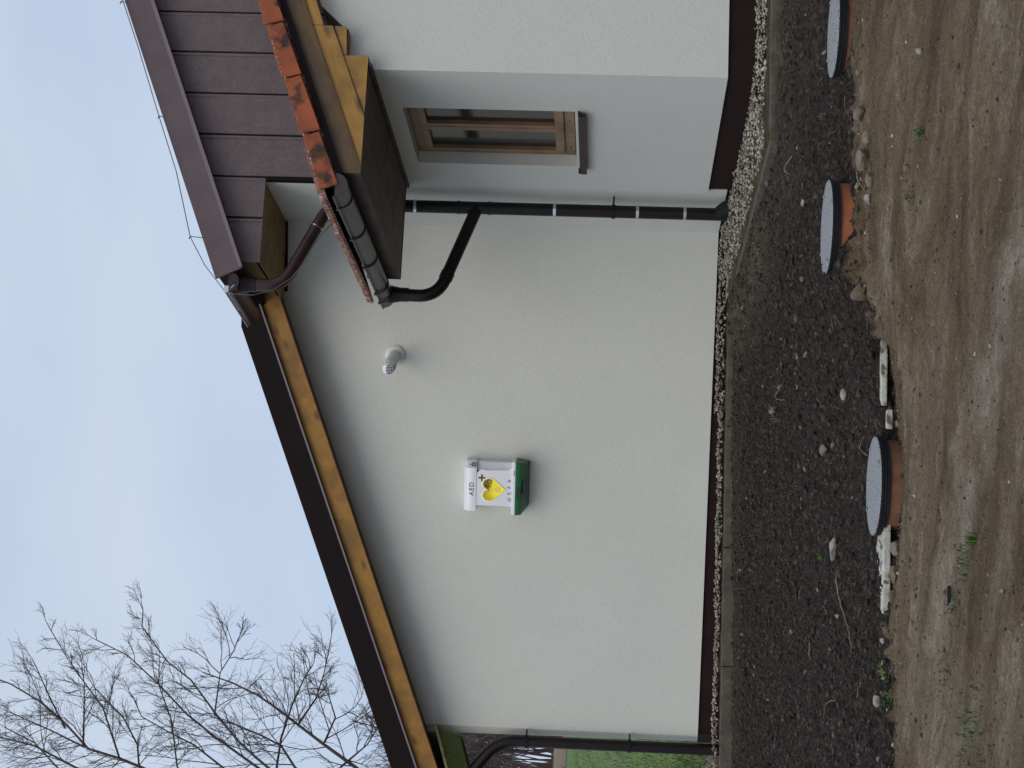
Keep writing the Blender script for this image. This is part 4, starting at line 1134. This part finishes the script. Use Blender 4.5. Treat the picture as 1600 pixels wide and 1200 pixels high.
stick([(1.36, 10.95, .01), (1.29, 10.9, .03), (1.27, 10.92, .01)], .006, M['straw'], 'short curled straw on the soil below the cabinet, upper left of the white board')
stick([(.98, 10.6, .02), (.92, 10.7, .03), (.88, 10.6, .01)], .007, M['straw'], 'forked pale root fragment on the soil bed, left half')
stick([(1.85, 9.3, .01), (1.9, 9.35, .02), (1.95, 9.29, .01)], .005, M['straw'], 'thin pale root just behind the leftmost chamber')
stick([(3.72, 9.86, .01), (3.66, 9.92, .03), (3.60, 9.86, .02)], .007, M['straw'], 'pale twisted root on soil above the rightmost chamber')
stick([(2.62, 10.9, .01), (2.54, 11.0, .05), (2.50, 10.9, .01)], .006, M['straw'], 'yellowish straw wisp on soil left of the middle chamber')
stick([(3.25, 8.78, .02), (3.18, 8.72, .05), (3.12, 8.74, .01)], .009, M['straw'], 'bent pale root over the stones by the middle chamber')
stick([(.62, 10.0, .0), (.60, 10.12, .02), (.52, 10.1, .03)], .007, M['rockb'], 'brown bark strip on the soil near the left edge')
# scattered straw: uncountable
m_ = MB()
for i in range(260):
    x = random.uniform(0, 4.9); y = 8.85 + 4.6 * random.random() ** 1.2
    if bool(inside(np.array(x), np.array(y))): continue
    a_ = random.uniform(0, 6.28); L = random.uniform(.02, .09); z = zat(x, y) + .004
    x2, y2 = x + math.cos(a_) * L, y + math.sin(a_) * L
    m_.tube([(x, y, z), ((x + x2) / 2 + random.uniform(-.006, .006), (y + y2) / 2, max(z, zat((x + x2) / 2, (y + y2) / 2)) + random.uniform(.002, .006)), (x2, y2, zat(x2, y2) + .004)], random.uniform(.0008, .0017), 4, cap=False)
for i in range(150):
    x = random.uniform(0, 3.8); y = random.uniform(6.6, 8.8)
    a_ = random.uniform(0, 6.28); L = random.uniform(.01, .05); z = zat(x, y) + .003
    x2, y2 = x + math.cos(a_) * L, y + math.sin(a_) * L
    m_.tube([(x, y, z), (x2, y2, zat(x2, y2) + .004)], random.uniform(.001, .002), 4, cap=False)
tag(m_.build('straw_litter', M['straw']), 'fine dry straw and rootlets scattered over soil and mud', 'straw', kind='stuff')

def blades(m_, x, y, n_, h, spread, lean=.5, wd=.003):
    for i in range(n_):
        a_ = random.uniform(0, 6.28); rr_ = spread * random.random() ** .7
        bx_, by_ = x + math.cos(a_) * rr_, y + math.sin(a_) * rr_
        z = zat(bx_, by_) - .003
        hh = h * random.uniform(.5, 1.1); la = random.uniform(0, 6.28); ll = lean * hh * random.uniform(.3, 1.2)
        e = (-math.sin(la) * wd, math.cos(la) * wd)
        p1_ = (bx_ + math.cos(la) * ll * .35, by_ + math.sin(la) * ll * .35, z + hh * .6)
        p2_ = (bx_ + math.cos(la) * ll, by_ + math.sin(la) * ll, z + hh * .9)
        m_.add([(bx_ - e[0], by_ - e[1], z), (bx_ + e[0], by_ + e[1], z), (p1_[0] + e[0] * .8, p1_[1] + e[1] * .8, p1_[2]), (p1_[0] - e[0] * .8, p1_[1] - e[1] * .8, p1_[2]), p2_],
               [(0, 1, 2, 3), (3, 2, 4)])
def tuft(x, y, n_, h, sp, m, label, name='grass_tuft', cat='grass tuft', lean=.6, wd=.003):
    m_ = MB(); blades(m_, x, y, n_, h, sp, lean, wd)
    return tag(m_.build(name, m, None, loc=(x, y, zat(x, y))), label, cat, kind='stuff' if sp >= .09 else None)
tuft(1.14, 7.42, 34, .075, .022, M['leafg'], 'bright green grass tuft on the mud in front of the leftmost chamber', wd=.0035)
tuft(1.06, 7.58, 60, .03, .09, M['moss'], 'low dull green grass patch beside the bright tuft on the mud', lean=1)
tuft(.88, 7.72, 50, .025, .09, M['moss'], 'low dull green grass patch left of the bright tuft on the mud', lean=1)
tuft(.36, 7.50, 150, .032, .22, M['moss'], 'spread of short green grass at the lower left mud corner', lean=1)
tuft(.62, 7.85, 90, .02, .16, M['moss'], 'thin line of green weeds along the pale wheel track', lean=1)
tuft(.70, 8.90, 70, .035, .05, M['leafg'], 'yellow-green moss clump at the soil edge left of the white board', lean=1, wd=.005)
tuft(.56, 8.84, 60, .03, .05, M['moss'], 'small dark green weed at the soil edge, far left', lean=1, wd=.005)
tuft(3.07, 7.80, 26, .035, .035, M['leafg'], 'small green seedling on the mud below the middle chamber', lean=1, wd=.004)
tuft(2.80, 7.95, 22, .025, .05, M['moss'], 'second small dark weed left of the seedling on the mud', lean=1, wd=.004)
tuft(1.44, 10.22, 16, .05, .02, M['leafg'], 'tiny green sprout on the dark soil above the white board', wd=.004)
tuft(2.50, 11.25, 30, .06, .06, M['straw'], 'dry yellow grass wisp on the soil left of the middle chamber', lean=1, cat='dry grass')
# black plastic spacer
sp_ = MB(); zc_ = zat(.947, 7.76) + .012
for dy in (-.010, .014):
    sp_.box((.915, 7.76 + dy - .004, zc_ - .004), (.985, 7.76 + dy + .004, zc_ + .006))
sp_.box((.935, 7.745, zc_ - .004), (.945, 7.785, zc_ + .005)).tube([(.915, 7.75, zc_), (.90, 7.74, zc_ + .015)], .003, 6)
tag(sp_.build('plastic_spacer', M['black'], None, loc=(.947, 7.76, zc_)), 'small black plastic spacer lying on the pale wheel track', 'plastic scrap')
# near meadow grass beyond the corner
m_ = MB()
for i in range(12000):
    y = 17.1 + 38 * random.random() ** 1.5; x = random.uniform(-.8, 1.6) * y / 17
    z = float(zfield(np.array(x), np.array(y))) - .01
    h = random.uniform(.03, .10); la = random.uniform(0, 6.28); ll = h * .5; wd = .006
    m_.add([(x - wd, y, z), (x + wd, y, z), (x + math.cos(la) * ll, y + math.sin(la) * ll, z + h)], [(0, 1, 2)])
tag(m_.build('meadow_grass', M['leafg']), 'short green meadow grass beyond the left corner of the house', 'grass', kind='stuff')

# ================================================================== trees
class Tw:      # light tube collector for twigs
    def __init__(s): s.mb = MB()
    def seg(s, pts, r0, r1, n_=3):
        rs_ = [r0 + (r1 - r0) * i / (len(pts) - 1) for i in range(len(pts))]
        s.mb.tube(pts, rs_, n_, cap=False)
def grow(tw, p, d, L, r, lvl, rnd, up=.25, rmin=.0024):
    n_ = 5 if lvl > 1 else 4
    pts = [p]; q_ = Vector(p); dd = Vector(d).normalized()
    for i in range(n_):
        dd = (dd + Vector((rnd.gauss(0, .16), rnd.gauss(0, .16), rnd.gauss(0, .13) + up * .16))).normalized()
        q_ = q_ + dd * (L / n_); pts.append(q_.copy())
    tw.seg([tuple(a) for a in pts], r, max(r * .45, rmin), 4 if lvl > 1 else 3)
    if lvl <= 0: return
    kids = {3: 7, 2: 6, 1: 4}[lvl]
    for i in range(kids):
        f = .18 + .78 * (i + rnd.random() * .8) / kids
        j = min(int(f * n_), n_ - 1)
        base = pts[j].lerp(pts[j + 1], f * n_ - j) if isinstance(pts[j], Vector) else Vector(pts[j])
        ax_ = (Vector(pts[j + 1]) - Vector(pts[j])).normalized()
        sd2 = Vector((rnd.gauss(0, 1), rnd.gauss(0, 1), rnd.gauss(0, 1)))
        sd2 = (sd2 - ax_ * sd2.dot(ax_)).normalized()
        nd = (ax_ * rnd.uniform(.8, 1.15) + sd2 * rnd.uniform(.35, .75)).normalized()
        grow(tw, base, nd, L * rnd.uniform(.36, .58), max(r * .5, rmin * 1.1), lvl - 1, rnd, up, rmin)
def big_tree(name_label, base, fork, limbs, seed, rbase=.16, rl=.032, twig_r=.009, dens=1.0):
    rnd = random.Random(seed)
    root = empty('bare_tree', base, name_label, 'tree', 'bare trees behind the house')
    bp = Vector(base); fk = Vector(fork)
    MB().tube([bp, bp.lerp(fk, .4) + Vector((.08, 0, 0)), bp.lerp(fk, .75) + Vector((-.05, .1, 0)), fk], [rbase, rbase * .8, rbase * .65, rbase * .5], 14).build('trunk', M['bark'], root, smooth=True)
    tw = Tw()
    for (yoff, pts) in limbs:
        P3 = [Vector(p) for p in pts]
        main = yoff
        d_first = (P3[0] - P3[1]).normalized()
        full = list(P3)
        if main:      # carry the limb back down to the fork
            mid = P3[0] + d_first * ((P3[0] - fk).length * .45) 
            mid = mid.lerp(fk, .25)
            full = [fk, fk.lerp(mid, .6), mid] + P3
        L_all = sum((full[i + 1] - full[i]).length for i in range(len(full) - 1))
        r0_ = rl * (1.5 if main else .62); acc = 0; rs_ = [r0_]
        for i in range(1, len(full)):
            acc += (full[i] - full[i - 1]).length
            rs_.append(max(r0_ * (1 - .80 * acc / L_all), .008))
        MB().tube(full, rs_, 7, cap=False).build('branch', M['bark'], root, smooth=True)
        # side shoots along the limb
        L_vis = sum((P3[i + 1] - P3[i]).length for i in range(len(P3) - 1))
        k_ = int(L_vis * 5.6 * dens) + 2
        for j in range(k_):
            f = (j + rnd.random()) / k_ * (len(P3) - 1); i = min(int(f), len(P3) - 2)
            b0 = P3[i].lerp(P3[i + 1], f - i); ax_ = (P3[i + 1] - P3[i]).normalized()
            sd2 = Vector((rnd.gauss(0, 1), rnd.gauss(0, .8), rnd.gauss(0, 1))); sd2 = (sd2 - ax_ * sd2.dot(ax_)).normalized()
            nd = (ax_ * rnd.uniform(.5, 1) + sd2 * rnd.uniform(.5, .95) + Vector((0, 0, .15))).normalized()
            fe = j / k_
            grow(tw, b0, nd, rnd.choice((.45, .65, .95, 1.25)) * rnd.uniform(.7, 1.1) * (1.0 - .6 * fe), twig_r * (1.0 - .35 * fe), 2, rnd, .25, .0019)
        grow(tw, P3[-1], (P3[-1] - P3[-2]), .38, .006, 2, rnd, .25, .0018)
    tag(tw.mb.build('twigs', M['twig'], root), kind='stuff')
    return root
def lim(y, *pts): return [(x, y + .12 * i, z) for i, (x, z) in enumerate(pts)]
big_tree('tall bare tree at the upper left of the house, its steep limbs reaching the highest', (-1.9, 30, .9), (-1.5, 30, 5.6), [
    (1, lim(30, (.26, 9.24), (.39, 9.65), (.53, 10.24), (.89, 10.66), (1.27, 11.19), (1.56, 11.79), (1.75, 12.4))),
    (0, lim(30, (.39, 9.63), (.93, 9.9), (1.22, 10.06), (1.64, 10.46), (2.04, 10.83), (2.58, 11.25))),
    (1, lim(30.5, (.28, 9.42), (.64, 9.51), (1.09, 9.83), (1.57, 10.4))),
    (0, lim(29.5, (.57, 10.12), (1.03, 10.19), (1.57, 10.27), (1.86, 10.38))),
    (1, lim(31, (.2, 10.96), (.61, 11.45), (.85, 12.04))),
    (1, lim(29, (.22, 10.1), (.52, 10.81), (.62, 11.35), (.7, 12.0))),
    (0, lim(30.5, (.86, 10.75), (1.36, 11.1), (1.99, 11.5))),
    (0, lim(30, (.55, 10.24), (.81, 10.89), (1.11, 11.74)))], 11, rbase=.2, rl=.030)
big_tree('bare tree behind the house whose long arching limbs spread to the right at mid height', (-2.1, 28, .9), (-1.5, 28, 3.9), [
    (1, lim(28, (.29, 7.45), (.63, 7.98), (.79, 8.38), (1.03, 8.9), (1.35, 9.11))),
    (1, lim(28, (.34, 6.95), (.74, 7.62), (1.09, 8.15), (1.54, 8.67), (1.99, 9.25), (2.22, 9.81))),
    (1, lim(27.5, (.47, 6.87), (.7, 7.18), (1.07, 7.56), (1.61, 8.05), (1.88, 8.47), (2.42, 8.96), (2.7, 9.0))),
    (0, lim(27.7, (1.07, 7.6), (1.74, 7.59), (2.09, 7.43), (2.29, 7.4))),
    (1, lim(28.5, (.29, 8.3), (1.0, 8.48), (1.56, 8.77), (1.9, 8.82)))], 12, rbase=.17, rl=.024)
big_tree('lower bare tree nearest the gable verge with drooping side branches', (-1.5, 25, .9), (-1.0, 25, 3.3), [
    (1, lim(25, (.34, 4.98), (.64, 5.47), (.91, 5.89), (1.12, 6.22), (1.3, 6.53), (1.46, 6.92), (1.6, 7.39))),
    (0, lim(25, (.34, 5.21), (.67, 4.87), (.96, 4.73))),
    (1, lim(25, (.3, 6.09), (.7, 6.08), (1.17, 5.98), (1.57, 5.85), (1.75, 5.77))),
    (0, lim(25, (.89, 5.84), (1.27, 5.63), (1.63, 5.56), (2.07, 5.52))),
    (0, lim(25, (.67, 5.45), (1.02, 5.34), (1.32, 5.47), (1.45, 5.57))),
    (1, lim(25, (.32, 5.84), (.6, 6.07), (.72, 6.35), (.91, 6.88)))], 13, rbase=.14, rl=.028)
# distant bare trees rising over the verge and through the gap at the left corner
def far_tree(x, y, z0, h, label, seed, dens=5):
    rnd = random.Random(seed)
    root = empty('distant_tree', (x, y, z0), label, 'tree', 'distant bare trees on the slope')
    MB().tube([(x, y, z0), (x + .1, y, z0 + h * .45), (x, y, z0 + h * .92)], [.16, .10, .02], 7).build('trunk', M['bark'], root)
    tw = Tw()
    for i in range(13):
        f = .22 + .75 * i / 13
        p = Vector((x, y, z0 + h * f)); a_ = rnd.uniform(0, 6.28)
        grow(tw, p, Vector((math.cos(a_) * .8, math.sin(a_) * .8, .75)), h * (.42 - .22 * f), .035, 3 if i % 2 else 2, rnd, .5)
    tag(tw.mb.build('twigs', M['twig'], root), kind='stuff')
far_tree(.55, 62, 3.0, 7.6, 'distant bare tree just beyond the gable verge, crown against the sky', 31)
far_tree(2.3, 66, 3.1, 6.8, 'distant bare tree further right, mostly hidden behind the dark verge', 32)
far_tree(-1.2, 70, 3.3, 8.0, 'distant bare tree at the very left edge of the view', 33)
m_ = Tw(); rnd = random.Random(5)
for i in range(150):
    y = rnd.uniform(82, 120); x = rnd.uniform(-1.8, 4.6) * y / 90
    z0 = 3.75 + (y - 80) * .028; h = rnd.uniform(5, 8.5)
    m_.seg([(x, y, z0), (x + rnd.uniform(-.6, .6), y, z0 + h * .5), (x + rnd.uniform(-1.3, 1.3), y, z0 + h)], .05, .015, 3)
    for k_ in range(12):
        f = rnd.uniform(.25, .95); a_ = rnd.uniform(0, 6.28)
        grow(m_, Vector((x, y, z0 + h * f)), Vector((math.cos(a_), math.sin(a_), .8)), h * .26, .018, 1, rnd, .5, .008)
tag(m_.mb.build('far_woodland', M['twig']), 'grey leafless woodland covering the far slope behind the meadow', 'woodland', kind='stuff')
# young sapling in the meadow, by the left downpipe
sp = empty('sapling', (.25, 22, .9), 'thin young bare sapling in the meadow beside the left downpipe', 'sapling')
MB().tube([(.25, 22, .85), (.24, 22, 1.6), (.27, 22, 2.35)], [.02, .014, .006], 7).build('trunk', M['bark'], sp)
tw = Tw(); rnd = random.Random(9)
for f, sx in ((.42, 1), (.5, -1), (.6, 1), (.66, -1), (.75, 1), (.82, -1)):
    grow(tw, Vector((.25, 22, .85 + 1.5 * f)), Vector((sx, .2, .9)), .55 * (1.2 - f), .007, 1, rnd)
tag(tw.mb.build('twigs', M['twig'], sp), kind='stuff')
